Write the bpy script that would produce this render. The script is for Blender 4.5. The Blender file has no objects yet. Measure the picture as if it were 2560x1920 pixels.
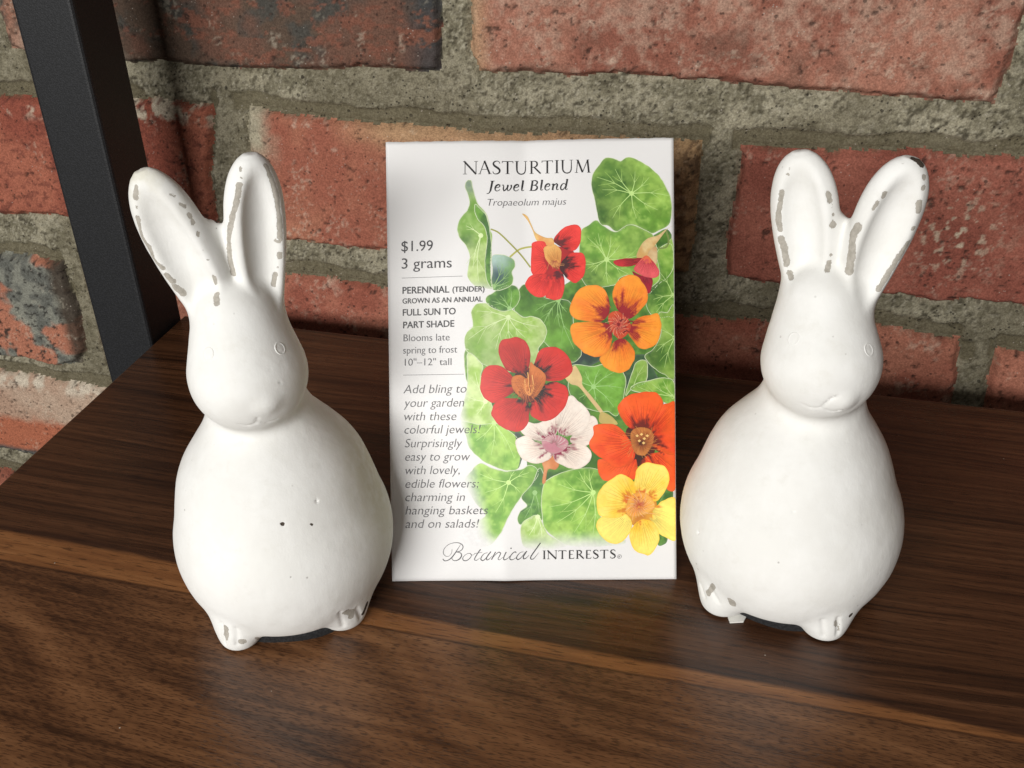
import bpy, bmesh, math, json
import numpy as np
from mathutils import Matrix, Vector
from mathutils.geometry import delaunay_2d_cdt

S = bpy.context.scene
COL = S.collection
R = math.radians

# ---------------------------------------------------------------- camera
def look_axes(yaw, pitch, roll):
    fwd = Vector((math.sin(yaw)*math.cos(pitch), math.cos(yaw)*math.cos(pitch), -math.sin(pitch)))
    r = fwd.cross(Vector((0, 0, 1))).normalized()
    u = r.cross(fwd)
    c, s = math.cos(roll), math.sin(roll)
    return c*r+s*u, -s*r+c*u, fwd
cd = bpy.data.cameras.new("camera")
cam = bpy.data.objects.new("camera", cd); COL.objects.link(cam)
ax, ay, az = look_axes(R(-15.296), R(32.054), R(-1.351))
cam.matrix_world = Matrix(((ax.x, ay.x, -az.x, 0), (ax.y, ay.y, -az.y, 0), (ax.z, ay.z, -az.z, 0.2098), (0, 0, 0, 1)))
cd.sensor_width = 36; cd.sensor_fit = 'HORIZONTAL'; cd.lens = 2614.67/2560*36
cd.clip_start = 0.01; cd.clip_end = 50
S.camera = cam

# ---------------------------------------------------------------- light of the room
w = bpy.data.worlds.new("World"); S.world = w; w.use_nodes = True
w.node_tree.nodes["Background"].inputs[0].default_value = (1.0, 0.93, 0.84, 1)
w.node_tree.nodes["Background"].inputs[1].default_value = 0.032
def area(name, loc, target, sx, sy, power, col):
    d = bpy.data.lights.new(name, 'AREA'); d.shape = 'RECTANGLE'; d.size = sx; d.size_y = sy
    d.energy = power; d.color = col
    o = bpy.data.objects.new(name, d); COL.objects.link(o)
    o.location = loc
    o.rotation_euler = (Vector(target)-Vector(loc)).to_track_quat('-Z', 'Y').to_euler()
    return o
area("window_light", (-0.36, -1.22, 0.63), (-0.07, 0.25, 0.06), 0.95, 0.26, 30.5, (1.0, 0.985, 0.955))
area("ceiling_bounce", (0.1, -0.9, 1.5), (-0.05, 0.25, 0.05), 1.2, 1.0, 1.2, (1.0, 0.95, 0.87))
S.view_settings.view_transform = 'Standard'; S.view_settings.look = 'None'
S.view_settings.exposure = 0.0; S.view_settings.gamma = 1.0
S.view_settings.use_curve_mapping = False

# ---------------------------------------------------------------- helpers
def sr(*c):
    """sRGB 0-255 -> linear"""
    return tuple((x/255/12.92 if x/255 <= .04045 else ((x/255+.055)/1.055)**2.4) for x in c)
def tag(o, label=None, cat=None, group=None, kind=None):
    if label: o['label'] = label
    if cat: o['category'] = cat
    if group: o['group'] = group
    if kind: o['kind'] = kind
    return o
def empty(name, loc=(0, 0, 0), rotz=0):
    o = bpy.data.objects.new(name, None); COL.objects.link(o)
    o.location = loc; o.rotation_euler = (0, 0, rotz); o.empty_display_size = .02
    return o
def mesh_obj(name, verts, faces, mat, parent=None, smooth=True, attrs=None, loops=None):
    me = bpy.data.meshes.new(name)
    verts = np.asarray(verts, np.float32)
    if isinstance(faces, np.ndarray):
        n, k = faces.shape
        me.vertices.add(len(verts)); me.vertices.foreach_set('co', verts.ravel())
        me.loops.add(n*k); me.loops.foreach_set('vertex_index', faces.astype(np.int32).ravel())
        me.polygons.add(n); me.polygons.foreach_set('loop_start', np.arange(0, n*k, k, dtype=np.int32))
        me.polygons.foreach_set('loop_total', np.full(n, k, np.int32))
        me.update(calc_edges=True)
    else:
        me.from_pydata(verts.tolist(), [], faces)
    if smooth: me.polygons.foreach_set('use_smooth', np.ones(len(me.polygons), bool))
    for k, a in (attrs or {}).items():
        a = np.asarray(a, np.float32)
        if a.ndim == 1:
            me.attributes.new(k, 'FLOAT', 'POINT').data.foreach_set('value', a)
        else:
            if a.shape[1] == 3: a = np.concatenate([a, np.ones((len(a), 1), np.float32)], 1)
            me.attributes.new(k, 'FLOAT_COLOR', 'POINT').data.foreach_set('color', a.ravel())
    me.update()
    me.materials.append(mat)
    o = bpy.data.objects.new(name, me); COL.objects.link(o)
    if parent: o.parent = parent
    return o

# value noise in numpy
def vnoise(p, seed=0):
    p = np.asarray(p, np.float64); d = p.shape[-1]
    i = np.floor(p).astype(np.int64); f = p-i; f = f*f*f*(f*(f*6-15)+10)
    out = 0
    for c in range(1 << d):
        h = np.full(p.shape[:-1], seed*7919+17, np.int64); wgt = 1.0
        for k in range(d):
            b = (c >> k) & 1
            h = (h ^ ((i[..., k]+b)*[374761393, 668265263, 2147483647][k])) & 0xffffffff
            h = (h*1274126177) & 0xffffffff; h ^= h >> 15
            wgt = wgt*(f[..., k] if b else 1-f[..., k])
        h = (h*2246822519) & 0xffffffff; h ^= h >> 13; h = (h*3266489917) & 0xffffffff; h ^= h >> 16
        out = out+wgt*(h/4294967295.0)
    return out
def fbm(p, seed=0, octv=4, gain=.5):
    p = np.asarray(p, np.float64); a, s, t = 1., 0., 0.
    for o in range(octv):
        s = s+a*vnoise(p*2**o+o*13.7, seed+o); t += a; a *= gain
    return s/t
def sstep(a, b, x):
    t = np.clip((x-a)/(b-a), 0, 1); return t*t*(3-2*t)

class NT:
    """small node-graph writer"""
    def __init__(self, name):
        self.m = bpy.data.materials.new(name); self.m.use_nodes = True
        self.t = self.m.node_tree; self.b = self.t.nodes['Principled BSDF']
    def n(self, kind, **kw):
        x = self.t.nodes.new(kind)
        for k, v in kw.items(): setattr(x, k, v)
        return x
    def put(self, sock, v):
        if hasattr(v, 'is_output'): self.t.links.new(v, sock)
        else:
            if sock.type == 'RGBA' and hasattr(v, '__len__') and len(v) == 3: v = (*v, 1)
            sock.default_value = v
    def math(self, op, a, b=None, c=None, clamp=False):
        x = self.n('ShaderNodeMath', operation=op); x.use_clamp = clamp
        for i, v in enumerate((a, b, c)):
            if v is not None: self.put(x.inputs[i], v)
        return x.outputs[0]
    def coord(self, which='Object'):
        return self.n('ShaderNodeTexCoord').outputs[which]
    def xyz(self, v):
        x = self.n('ShaderNodeSeparateXYZ'); self.put(x.inputs[0], v); return x.outputs
    def comb(self, x, y, z):
        c = self.n('ShaderNodeCombineXYZ')
        for i, v in enumerate((x, y, z)): self.put(c.inputs[i], v)
        return c.outputs[0]
    def scale(self, v, s):
        x = self.n('ShaderNodeVectorMath', operation='MULTIPLY'); self.put(x.inputs[0], v); x.inputs[1].default_value = s if hasattr(s, '__len__') else (s, s, s)
        return x.outputs[0]
    def noise(self, v, s=1., detail=3., rough=.5, dist=0., out=0):
        x = self.n('ShaderNodeTexNoise'); self.put(x.inputs['Vector'], v); x.inputs['Scale'].default_value = s
        x.inputs['Detail'].default_value = detail; x.inputs['Roughness'].default_value = rough; x.inputs['Distortion'].default_value = dist
        return x.outputs[out]
    def voro(self, v, s, rand=1., out='Distance', feature='F1'):
        x = self.n('ShaderNodeTexVoronoi', feature=feature); self.put(x.inputs['Vector'], v); x.inputs['Scale'].default_value = s
        x.inputs['Randomness'].default_value = rand
        return x.outputs[out]
    def step(self, x, a, b, lo=0., hi=1.):
        m = self.n('ShaderNodeMapRange', interpolation_type='SMOOTHSTEP'); self.put(m.inputs[0], x)
        self.put(m.inputs[1], a); self.put(m.inputs[2], b); m.inputs[3].default_value = lo; m.inputs[4].default_value = hi
        return m.outputs[0]
    def mix(self, f, a, b, mode='MIX'):
        x = self.n('ShaderNodeMix', data_type='RGBA', blend_type=mode); self.put(x.inputs[0], f); self.put(x.inputs[6], a); self.put(x.inputs[7], b)
        return x.outputs[2]
    def ramp(self, x, stops):
        r = self.n('ShaderNodeValToRGB'); self.put(r.inputs[0], x); e = r.color_ramp.elements
        while len(e) < len(stops): e.new(.5)
        for q, (p, c) in zip(e, stops): q.position = p; q.color = (*c, 1)
        return r.outputs[0]
    def attr(self, name, out='Color'):
        a = self.n('ShaderNodeAttribute', attribute_name=name); return a.outputs[out]
    def bump(self, h, strength=.3, dist=.001, normal=None):
        x = self.n('ShaderNodeBump'); self.put(x.inputs['Height'], h); x.inputs['Strength'].default_value = strength; x.inputs['Distance'].default_value = dist
        if normal is not None: self.put(x.inputs['Normal'], normal)
        return x.outputs[0]
    def out(self, color=None, rough=None, normal=None, **kw):
        if color is not None: self.put(self.b.inputs['Base Color'], color)
        if rough is not None: self.put(self.b.inputs['Roughness'], rough)
        if normal is not None: self.put(self.b.inputs['Normal'], normal)
        for k, v in kw.items(): self.put(self.b.inputs[k.replace('_', ' ')], v)
        return self.m

# ================================================================ BRICK WALL
WALL_Y = 0.385
BR = {   # outlines on the wall face, mm (x, z): drawn from the bricks seen behind the shelf
 'A': [(-325,127),(-325,152),(-127,153),(-129,133),(-130,97.6),(-199,95.8),(-268,94.1),(-318,95.7),(-326,97)],
 'B': [(-116,152),(78,155),(74,139),(72.4,122.9),(71,112.7),(69,96.9),(31,97.3),(-17,98.7),(-69,98.7),(-118,97.8),(-120,106.8),(-117,134)],
 'D': [(-430,76),(-335.5,77.7),(-267,79.6),(-232,80.3),(-235.5,67),(-239,49),(-241,21),(-280,21.4),(-317,21.3),(-354,19.5),(-430,15)],
 'E': [(-217,79.5),(-204,77.4),(-176.5,76.1),(-153,76.1),(-138,74.9),(-100,76.1),(-29,76.3),(-29,37),(-31,22),(-83.5,21.6),(-159.5,18.3),(-206.5,18.1),(-222,18.9),(-221,47)],
 'F': [(-15.7,76.9),(14.8,77.7),(50.4,78.4),(82.4,78.1),(125,78.6),(181,78),(182,22),(141,21.4),(95,20.5),(78,20.3),(44,19.4),(8,20),(-16,21.5),(-17.3,41.5)],
 'G': [(-525,-6),(-361,-1.3),(-341,-1.3),(-328.7,-2.5),(-326.5,-20),(-327.6,-52),(-335,-61.6),(-340,-63.2),(-360,-63.2),(-381.5,-63.3),(-525,-66)],
 'H': [(-316.5,-2),(-262,1),(-210,2.9),(-186,2.4),(-161,.5),(-115,2.5),(-117,-56),(-180,-57),(-265,-60),(-317.5,-60),(-317.5,-38)],
 'I': [(-102.6,2.7),(-32,2.4),(15,4.6),(46,6.2),(61,5.5),(76.6,3.8),(77,-4),(80,-54),(-12,-55),(-104,-56)],
 'J': [(89.5,.8),(119,2.4),(160,2.7),(282,3),(282,-55),(116,-55),(90,-55),(88.7,-11),(88.5,-1.6)],
 'K': [(-440,-75),(-384,-71.8),(-352,-73),(-325,-73.4),(-245,-71.2),(-246,-122),(-326,-125),(-381,-126.4),(-402,-126.2),(-440,-128)],
}
def rect(x0, x1, z0, z1): return [(x0, z1), (x1, z1), (x1, z0), (x0, z0)]
EX = [rect(84, 280, 98, 154), rect(-540, -338, 96, 152), rect(-640, -444, 18, 76), rect(194, 390, 21, 78), rect(-735, -539, -66, -6),
      rect(294, 490, -55, 3), rect(-655, -453, -128, -75), rect(-233, -37, -122, -71), rect(-25, 171, -122, -70), rect(183, 380, -122, -70)]
for k, z0 in enumerate((166, 234, 302)):
    for j in range(8): x = -760+j*207+(k % 2)*103; EX.append(rect(x, x+195, z0, z0+57))
for k, z0 in enumerate((-199, -268, -337, -406)):
    for j in range(8): x = -720+j*207+(k % 2)*103; EX.append(rect(x, x+195, z0, z0+58))
def axis(lo, a, b, hi, h, H):
    mid = np.arange(a, b+h*.5, h)
    def grow(n0, end, sgn):
        out = []; x = n0; s = h
        while (end-x)*sgn > 0:
            s = min(s*1.25, H); x += sgn*s; out.append(x)
        return out
    return np.array(grow(a, lo, -1)[::-1]+mid.tolist()+grow(b, hi, 1))
def poly_sdf(P, poly):
    poly = np.asarray(poly, float); d = np.full(P.shape[:-1], 1e9); s = np.ones(P.shape[:-1])
    n = len(poly)
    for i in range(n):
        a, b = poly[i], poly[i-1]; e = b-a; wv = P-a
        q = wv-e*np.clip((wv@e)/(e@e), 0, 1)[..., None]
        d = np.minimum(d, (q*q).sum(-1))
        c1 = P[..., 1] >= a[1]; c2 = P[..., 1] < b[1]; c3 = e[0]*wv[..., 1] > e[1]*wv[..., 0]
        fl = (c1 & c2 & c3) | (~c1 & ~c2 & ~c3)
        s = np.where(fl, -s, s)
    return s*np.sqrt(d)
def mixc(a, b, t): return a+(b-a)*t[..., None]
def C(*c): return np.array(sr(*c))
def build_wall():
    xs = axis(-760, -430, 115, 680, .75, 6); zs = axis(-400, -152, 140, 355, .75, 6)
    X, Z = np.meshgrid(xs, zs); P = np.stack([X, Z], -1)
    wob = np.stack([fbm(P/16, 3, 3)-.5, fbm(P/16+50, 5, 3)-.5], -1)*4.2+np.stack([fbm(P/3, 8, 2)-.5, fbm(P/3+9, 9, 2)-.5], -1)*1.5
    Q = P+wob
    d = np.full(X.shape, 1e9); idn = np.full(X.shape, -1)
    names = list(BR)
    for k, pl in enumerate([BR[n] for n in names]+EX):
        pl = np.asarray(pl, float); lo = pl.min(0)-8; hi = pl.max(0)+8
        j0, j1 = np.searchsorted(xs, (lo[0], hi[0])); i0, i1 = np.searchsorted(zs, (lo[1], hi[1]))
        if j1 <= j0 or i1 <= i0: continue
        sl = (slice(i0, i1), slice(j0, j1))
        s = poly_sdf(Q[sl], pl)+1.6; s = np.where(s > 0, s, s)-1.6   # rounded by the soft profile below
        m = s < d[sl]; d[sl] = np.where(m, s, d[sl]); idn[sl] = np.where(m, k, idn[sl])
    inside = d < 0
    n1 = fbm(P/22, 21, 5); n2 = fbm(P/6, 22, 4); n3 = fbm(P/2.2, 23, 3); n4 = fbm(P/45, 24, 3)
    ns = fbm(P*np.array([1/26, 1/6.]), 25, 4); n5 = fbm(P/1.1, 27, 2); n6 = fbm(P/11, 28, 5, .6)
    # ---- mortar: rough struck joint, smoother recessed lip along the top of each brick
    mort = mixc(C(128, 122, 98), C(165, 158, 132), sstep(.3, .72, n2))
    mort = mixc(mort, C(78, 72, 54), sstep(.54, .68, .6*n3+.4*n5)*.75); mort = mixc(mort, C(64, 58, 44), sstep(.62, .72, n5)*.5)
    mort = mixc(mort, C(186, 180, 156), sstep(.60, .74, fbm(P/.9, 29, 2))*.6)
    mort = mixc(mort, C(112, 104, 80), sstep(.5, .7, n4)*.5)
    below = np.zeros(X.shape)        # the lip: mortar just above a brick's upper edge
    dz = np.full(X.shape, 1e9)
    for k, pl in enumerate([BR[n] for n in names]+EX):
        pl = np.asarray(pl, float); top = pl[:, 1].max(); x0, x1 = pl[:, 0].min(), pl[:, 0].max()
        up = pl[pl[:, 1] > (pl[:, 1].max()+pl[:, 1].min())/2]; up = up[np.argsort(up[:, 0])]
        zt = np.interp(Q[..., 0], up[:, 0], up[:, 1])
        t = np.where((Q[..., 0] > x0-2) & (Q[..., 0] < x1+2), Q[..., 1]-zt, 1e9)
        dz = np.where((t > -2) & (t < dz), t, dz)
    lip = (1-sstep(5.2, 7.0, dz+2.*(n6-.5)))
    mort = mixc(mort, C(108, 100, 74)*np.ones(3), lip*.8)
    hm = -2.6+.8*(n6-.5)+.8*(n2-.5)+.8*(n3-.5)+.5*(n5-.5)+1.2*(n4-.5)
    hm = hm*(1-lip)+lip*(-3.9+.3*(n2-.5))
    # ---- brick faces
    prof = sstep(0, 3.2, -d+.6*(n3-.5))
    hb = -4.2+4.2*prof**.8+.45*(n1-.5)+.40*(n2-.5)+.30*(n3-.5)+.22*(n5-.5)
    pit = sstep(.70, .80, fbm(P/1.5, 41, 2))*sstep(.42, .6, n2)
    hb = hb-.9*pit
    rng = np.random.RandomState(4)
    col = np.zeros(X.shape+(3,))
    red = mixc(C(150, 72, 56), C(190, 104, 80), sstep(.3, .7, n1))
    red = mixc(red, C(122, 50, 42), sstep(.55, .8, n2)*.3)
    pale = sstep(.60, .72, fbm(P/9, 33, 4))
    for k in range(len(names)+len(EX)):
        m = idn == k
        if not m.any(): continue
        nm = names[k] if k < len(names) else ''
        x, z = X[m], Z[m]
        c = red[m]
        if nm == 'A':
            c = mixc(C(100, 76, 66), C(80, 74, 73), sstep(.42, .6, n6[m]+(x+200)/900))
            c = mixc(c, C(120, 78, 66), sstep(.5, .7, n1[m]+.12*(z < 108)))
            orange = sstep(.60, .70, (.55*ns[m]+.45*fbm(np.stack([x/2.6, z/1.6], -1), 65, 3)-.5)*1.35+.5+.10*sstep(-260, -150, x)+.05*sstep(112, 98, z))
            c = mixc(c, C(146, 78, 60), orange*.62)
            c = mixc(c, C(66, 66, 74), sstep(-150, -134, x)*.8*(1-orange))
            c = mixc(c, C(150, 146, 140), sstep(-262, -285, x)*sstep(112, 98, z)*sstep(.4, .6, n2[m]))
            c = mixc(c, C(185, 120, 100), sstep(-300, -330, x)*sstep(.3, .6, n2[m]))
        elif nm == 'B':
            c = mixc(C(158, 86, 70), C(184, 112, 94), sstep(.3, .7, n1[m]))
            c = mixc(c, C(196, 150, 136), sstep(.42, .78, .55*n6[m]+.45*n3[m]+.08*sstep(100, 130, z))*.75)
            c = mixc(c, C(205, 158, 120), sstep(-108, -118, x)*.7)
            c = mixc(c, C(128, 84, 72), sstep(.6, .75, fbm(np.stack([x, z], -1)/14, 61, 4))*.5)
        elif nm == 'D':
            c = mixc(C(158, 70, 52), C(184, 94, 70), sstep(.35, .7, n1[m]))
            c = mixc(c, C(214, 194, 180), sstep(66, 74, z)*sstep(.52, .6, n6[m])*.9)
            c = mixc(c, C(120, 52, 44), sstep(.6, .7, n3[m])*.6)
        elif nm == 'E':
            c = mixc(C(172, 88, 68), C(190, 112, 86), sstep(.3, .7, n1[m]))
            c = mixc(c, C(212, 188, 178), sstep(.62, .78, .7*n6[m]+.3*n3[m])*.6)
            c = mixc(c, C(206, 160, 118), sstep(62, 72, z+6*(n2[m]-.5))*sstep(-185, -150, x)*.75)
            c = mixc(c, C(178, 168, 150), (1-sstep(-214, -203, x+8*(n2[m]-.5)))*sstep(50, 66, z)*.9)
            c = mixc(c, C(190, 144, 100), sstep(-46, -34, x+5*(n2[m]-.5))*.85)
            c = mixc(c, C(120, 84, 60), sstep(-46, -34, x)*sstep(.5, .65, n3[m])*.8)
        elif nm == 'F':
            c = mixc(C(162, 78, 64), C(182, 94, 78), sstep(.35, .7, n1[m]))
            sp = sstep(.60, .68, fbm(np.stack([x, z], -1)/2.2, 71, 3))*.55*np.exp(-((x-66)/14)**2-((z-48)/16)**2)
            c = mixc(c, C(222, 198, 180), np.clip(sp*1.5, 0, 1))
        elif nm == 'G':
            o = sstep(.50, .60, fbm(np.stack([x*.8, z], -1)/15, 81, 4)+.08*sstep(-350, -385, x)-.06*sstep(-18, -4, z))
            c = mixc(C(142, 138, 134), C(108, 106, 106), sstep(.4, .6, n2[m]))
            c = mixc(c, C(200, 112, 84), o*.95)
            c = mixc(c, C(50, 46, 46), sstep(.66, .74, n3[m])*.9)
            c = mixc(c, C(78, 62, 54), sstep(-340, -333, x+3*(n2[m]-.5))*.9)
        elif nm == 'K':
            c = mixc(C(196, 150, 132), C(206, 168, 152), sstep(.3, .7, n1[m]))
            c = mixc(c, C(226, 206, 196), sstep(-84, -76, z)*sstep(.40, .56, n6[m])*.85)
            c = mixc(c, C(196, 100, 66), sstep(-97, -103, z+5*(n2[m]-.5)))
            c = mixc(c, C(86, 84, 88), sstep(-119, -123, z+3*(n2[m]-.5)))
        elif nm in 'HIJ' and nm:
            c = mixc(C(166, 80, 62), C(196, 112, 90), sstep(.3, .7, n1[m]))
            c = mixc(c, C(214, 170, 156), sstep(.60, .78, .7*n6[m]+.3*n3[m])*.6)
        else:
            q = rng.rand()
            if q > .7: c = mixc(C(110, 80, 70), c, sstep(.4, .6, n6[m]))
            c = c*(.85+.3*rng.rand())
        col[m] = c
    col = mixc(col, C(218, 200, 188), (pale*sstep(.55, .7, n5))[..., ]*.25)
    col = mixc(col, C(44, 34, 32), pit*.75)
    col = mixc(col, mort, (1-sstep(.0, 1.5, -d))*.6*sstep(.40, .7, n3))   # mortar smeared on the arrises
    lum = col.mean(-1, keepdims=True); col = (lum+(col-lum)*.78)*np.array([1.02, 1.09, .97])
    col = col*(.80+.14*n5[..., None]); ml = mort.mean(-1, keepdims=True); mort = (ml+(mort-ml)*.82)*.96
    h = np.where(inside, np.maximum(hb, hm-1.2), hm-1.0*(1-sstep(0, 1.2, d)))
    V = np.stack([X/1000, WALL_Y-h/1000, Z/1000], -1).reshape(-1, 3)
    nz, nx = X.shape
    I = np.arange(nz*nx).reshape(nz, nx)
    F = np.stack([I[:-1, :-1], I[:-1, 1:], I[1:, 1:], I[1:, :-1]], -1).reshape(-1, 4)
    fm = inside[:-1, :-1] & inside[1:, 1:]
    fm = fm.reshape(-1)
    def sub(mask):
        f = F[mask]; u, inv = np.unique(f, return_inverse=True)
        return u, inv.reshape(f.shape)
    wall = empty('brick_wall', (0, 0, 0))
    tag(wall, 'rough brick wall of red and burnt bricks behind the wooden shelf', 'brick wall')
    def mat(name, pore, b1, b2):
        g = NT(name); p = g.coord()
        a = g.attr('tint')
        f = g.noise(p, 1500, 4, .65); f2 = g.noise(p, 420, 5, .6)
        c = g.mix(g.step(f, .35, .68), g.mix(1., a, (.72, .70, .68), 'MULTIPLY'), g.mix(1., a, (1.17, 1.16, 1.15), 'MULTIPLY'))
        big = g.voro(p, 190); hole2 = g.math('MULTIPLY', g.step(big, .15, .09), g.step(g.noise(p, 90, 2), .46, .56))
        grit = g.voro(p, 620); c = g.mix(g.math('MULTIPLY', g.step(grit, .20, .12), g.math('MULTIPLY', g.step(g.noise(p, 230, 2), .56, .66), .55)), c, (.52, .46, .40))
        v = g.voro(p, pore); hole = g.math('MULTIPLY', g.step(v, .26, .12), g.step(g.noise(p, 140, 2), .52, .62))
        hole = g.math('MAXIMUM', hole, hole2); c = g.mix(g.math('MULTIPLY', hole, .62), c, (.018, .014, .012))
        hgt = g.math('SUBTRACT', g.math('ADD', g.math('MULTIPLY', f, .5), f2), g.math('MULTIPLY', hole, 1.2))
        return g.out(c, .92, g.bump(hgt, b1, b2), Specular_IOR_Level=.25)
    for nm_, mk, mt, cl in (('brickwork', fm, mat('fired brick', 420, .42, .0008), col), ('mortar', ~fm, mat('sandy mortar', 520, .75, .0010), mort)):
        u, f = sub(mk)
        mesh_obj(nm_, V[u], f[:, ::-1] if False else f, mt, wall, True, {'tint': cl.reshape(-1, 3)[u]})
build_wall()

# ================================================================ SHELF UNIT
def box_bm(bm, x0, x1, y0, y1, z0, z1, bev=0., seg=2):
    b2 = bmesh.new(); bmesh.ops.create_cube(b2, size=1)
    for v in b2.verts: v.co = Vector(((x0+x1)/2+v.co.x*(x1-x0), (y0+y1)/2+v.co.y*(y1-y0), (z0+z1)/2+v.co.z*(z1-z0)))
    if bev: bmesh.ops.bevel(b2, geom=b2.edges[:], offset=bev, segments=seg, affect='EDGES', profile=.5)
    me = bpy.data.meshes.new('t'); b2.to_mesh(me); bm.from_mesh(me); bpy.data.meshes.remove(me); b2.free()
def bm_obj(name, bm, mat, parent=None, smooth=False):
    me = bpy.data.meshes.new(name); bm.to_mesh(me); bm.free()
    if smooth: me.polygons.foreach_set('use_smooth', np.ones(len(me.polygons), bool))
    me.materials.append(mat); o = bpy.data.objects.new(name, me); COL.objects.link(o)
    if parent: o.parent = parent
    return o
def wood():
    g = NT('walnut veneer'); p = g.coord(); x, y, z = g.xyz(p)
    JY = 0.1921
    front = g.step(y, JY+.0003, JY-.0003)                       # 1 on the front leaf of veneer
    # long fine grain, slightly wavy
    wv = g.math('MULTIPLY', g.math('SUBTRACT', g.noise(g.comb(g.math('MULTIPLY', x, 9), g.math('MULTIPLY', y, 14), 0), 1, 2), .5), .010)
    yw = g.math('ADD', y, wv)
    gx = g.comb(g.math('MULTIPLY', x, 11), g.math('MULTIPLY', yw, 520), 0.3)
    grain = g.noise(gx, 1, 5, .62)
    gx2 = g.comb(g.math('MULTIPLY', x, 5), g.math('MULTIPLY', yw, 95), 4.1)
    broad = g.noise(gx2, 1, 4, .55)
    gx3 = g.comb(g.math('MULTIPLY', x, 150), g.math('MULTIPLY', y, 1900), 7.)
    pores = g.noise(gx3, 1, 2, .5)
    back = g.ramp(g.math('ADD', g.math('MULTIPLY', grain, .68), g.math('MULTIPLY', broad, .32)),
                  [(.34, sr(32, 18, 11)), (.45, sr(62, 38, 23)), (.55, sr(80, 51, 32)), (.68, sr(98, 65, 43))])
    # pale sapwood strip along the joint with a wavy inner edge
    edge = g.n('ShaderNodeFloatCurve'); cu = edge.mapping.curves[0]
    pts = [(-.30, 204.5), (-.2235, 204.1), (-.1918, 203.8), (-.161, 202.7), (-.0956, 198.9), (-.0694, 197.8), (-.0313, 197.2), (.0004, 196.9), (.0402, 196.2), (.068, 194.6), (.2, 193.5)]
    for i, (a, b) in enumerate(pts):
        q = ((a+.3)/.5, (b-190)/20)
        if i == 0: cu.points[0].location = q
        elif i == len(pts)-1: cu.points[-1].location = q
        else: cu.points.new(*q)
    edge.mapping.update()
    g.put(edge.inputs['Value'], g.math('DIVIDE', g.math('ADD', x, .3), .5, clamp=True))
    ye = g.math('ADD', g.math('MULTIPLY', edge.outputs[0], .020), .190)
    ye = g.math('ADD', ye, g.math('MULTIPLY', g.math('SUBTRACT', g.noise(g.comb(g.math('MULTIPLY', x, 60), g.math('MULTIPLY', y, 500), 0), 1, 3), .5), .0022))
    sap = g.step(g.math('SUBTRACT', y, ye), .0010, -.0009)
    rim = g.math('MULTIPLY', g.step(g.math('SUBTRACT', y, ye), .0045, .0), g.math('SUBTRACT', 1., sap))
    back = g.mix(g.math('MULTIPLY', rim, .45), back, sr(48, 29, 22))
    sapc = g.ramp(g.math('ADD', g.math('MULTIPLY', grain, .6), g.math('MULTIPLY', g.noise(g.comb(g.math('MULTIPLY', x, 40), g.math('MULTIPLY', y, 200), 2), 1, 3), .4)),
                  [(.3, sr(108, 68, 40)), (.5, sr(136, 90, 53)), (.7, sr(156, 108, 67))])
    back = g.mix(sap, back, sapc)
    # front leaf: cathedral figure of slanting bands, short dark pores
    big = g.noise(g.comb(g.math('MULTIPLY', x, 7), g.math('MULTIPLY', y, 9), 1.7), 1, 2, .5)
    sl = g.math('ADD', g.math('ADD', g.math('MULTIPLY', y, 62), g.math('MULTIPLY', x, 19)), g.math('MULTIPLY', big, 5.2))
    bands = g.noise(g.comb(g.math('MULTIPLY', sl, .9), g.math('MULTIPLY', x, 3), 0), 1, 3, .6)
    fine = g.noise(g.comb(g.math('MULTIPLY', x, 26), g.math('MULTIPLY', g.math('ADD', y, g.math('MULTIPLY', x, .05)), 420), 2.2), 1, 4, .6)
    fr = g.ramp(g.math('ADD', g.math('MULTIPLY', bands, .62), g.math('MULTIPLY', fine, .38)),
                [(.37, sr(48, 30, 18)), (.45, sr(90, 59, 37)), (.54, sr(115, 78, 50)), (.65, sr(140, 99, 66))])
    dash = g.noise(g.comb(g.math('MULTIPLY', x, 380), g.math('MULTIPLY', g.math('ADD', y, g.math('MULTIPLY', x, .04)), 2600), 9.), 1, 1, .4)
    fr = g.mix(g.math('MULTIPLY', g.step(g.math('ADD', dash, g.math('MULTIPLY', g.math('SUBTRACT', bands, .5), -.35)), .49, .64), .62), fr, sr(46, 27, 17))
    back = g.mix(g.math('MULTIPLY', g.step(pores, .56, .66), .6), back, sr(30, 17, 11))
    lines = g.noise(g.comb(g.math('MULTIPLY', x, 18), g.math('MULTIPLY', yw, 1300), 5.5), 1, 2, .5)
    back = g.mix(g.math('MULTIPLY', g.math('MULTIPLY', g.step(lines, .54, .70), .5), g.math('SUBTRACT', 1., g.math('MULTIPLY', sap, .7))), back, sr(26, 15, 9))
    c = g.mix(front, back, fr)
    line = g.step(g.math('ABSOLUTE', g.math('SUBTRACT', y, JY)), .0007, .0001)
    c = g.mix(g.math('MULTIPLY', line, .55), c, sr(34, 20, 14))
    # stray dust
    dv = g.voro(p, 75); c = g.mix(g.math('MULTIPLY', g.step(dv, .020, .012), .8), c, sr(206, 196, 180))
    sm = g.noise(p, 28, 4, .6)
    rough = g.math('ADD', g.step(sm, .35, .7, .19, .31), g.math('MULTIPLY', fine, .08))
    hgt = g.math('ADD', g.math('MULTIPLY', grain, .5), g.math('MULTIPLY', g.step(dash, .55, .68), -.5))
    return g.out(c, rough, g.bump(hgt, .18, .0004), Specular_IOR_Level=.45)
unit = empty('shelf_unit', (-.2395, .19, 0))
tag(unit, 'dark walnut shelf board with a black metal upright at its end', 'shelf')
bm = bmesh.new(); box_bm(bm, -.2390, .46, .02, .3457, -.022, 0, .0006, 2)
board = bm_obj('shelf_board', bm, wood(), None)
board.parent = unit; board.matrix_parent_inverse = Matrix.Translation(unit.location).inverted()
g = NT('black powder coat'); p = g.coord()
f = g.noise(p, 1700, 3, .6)
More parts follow.
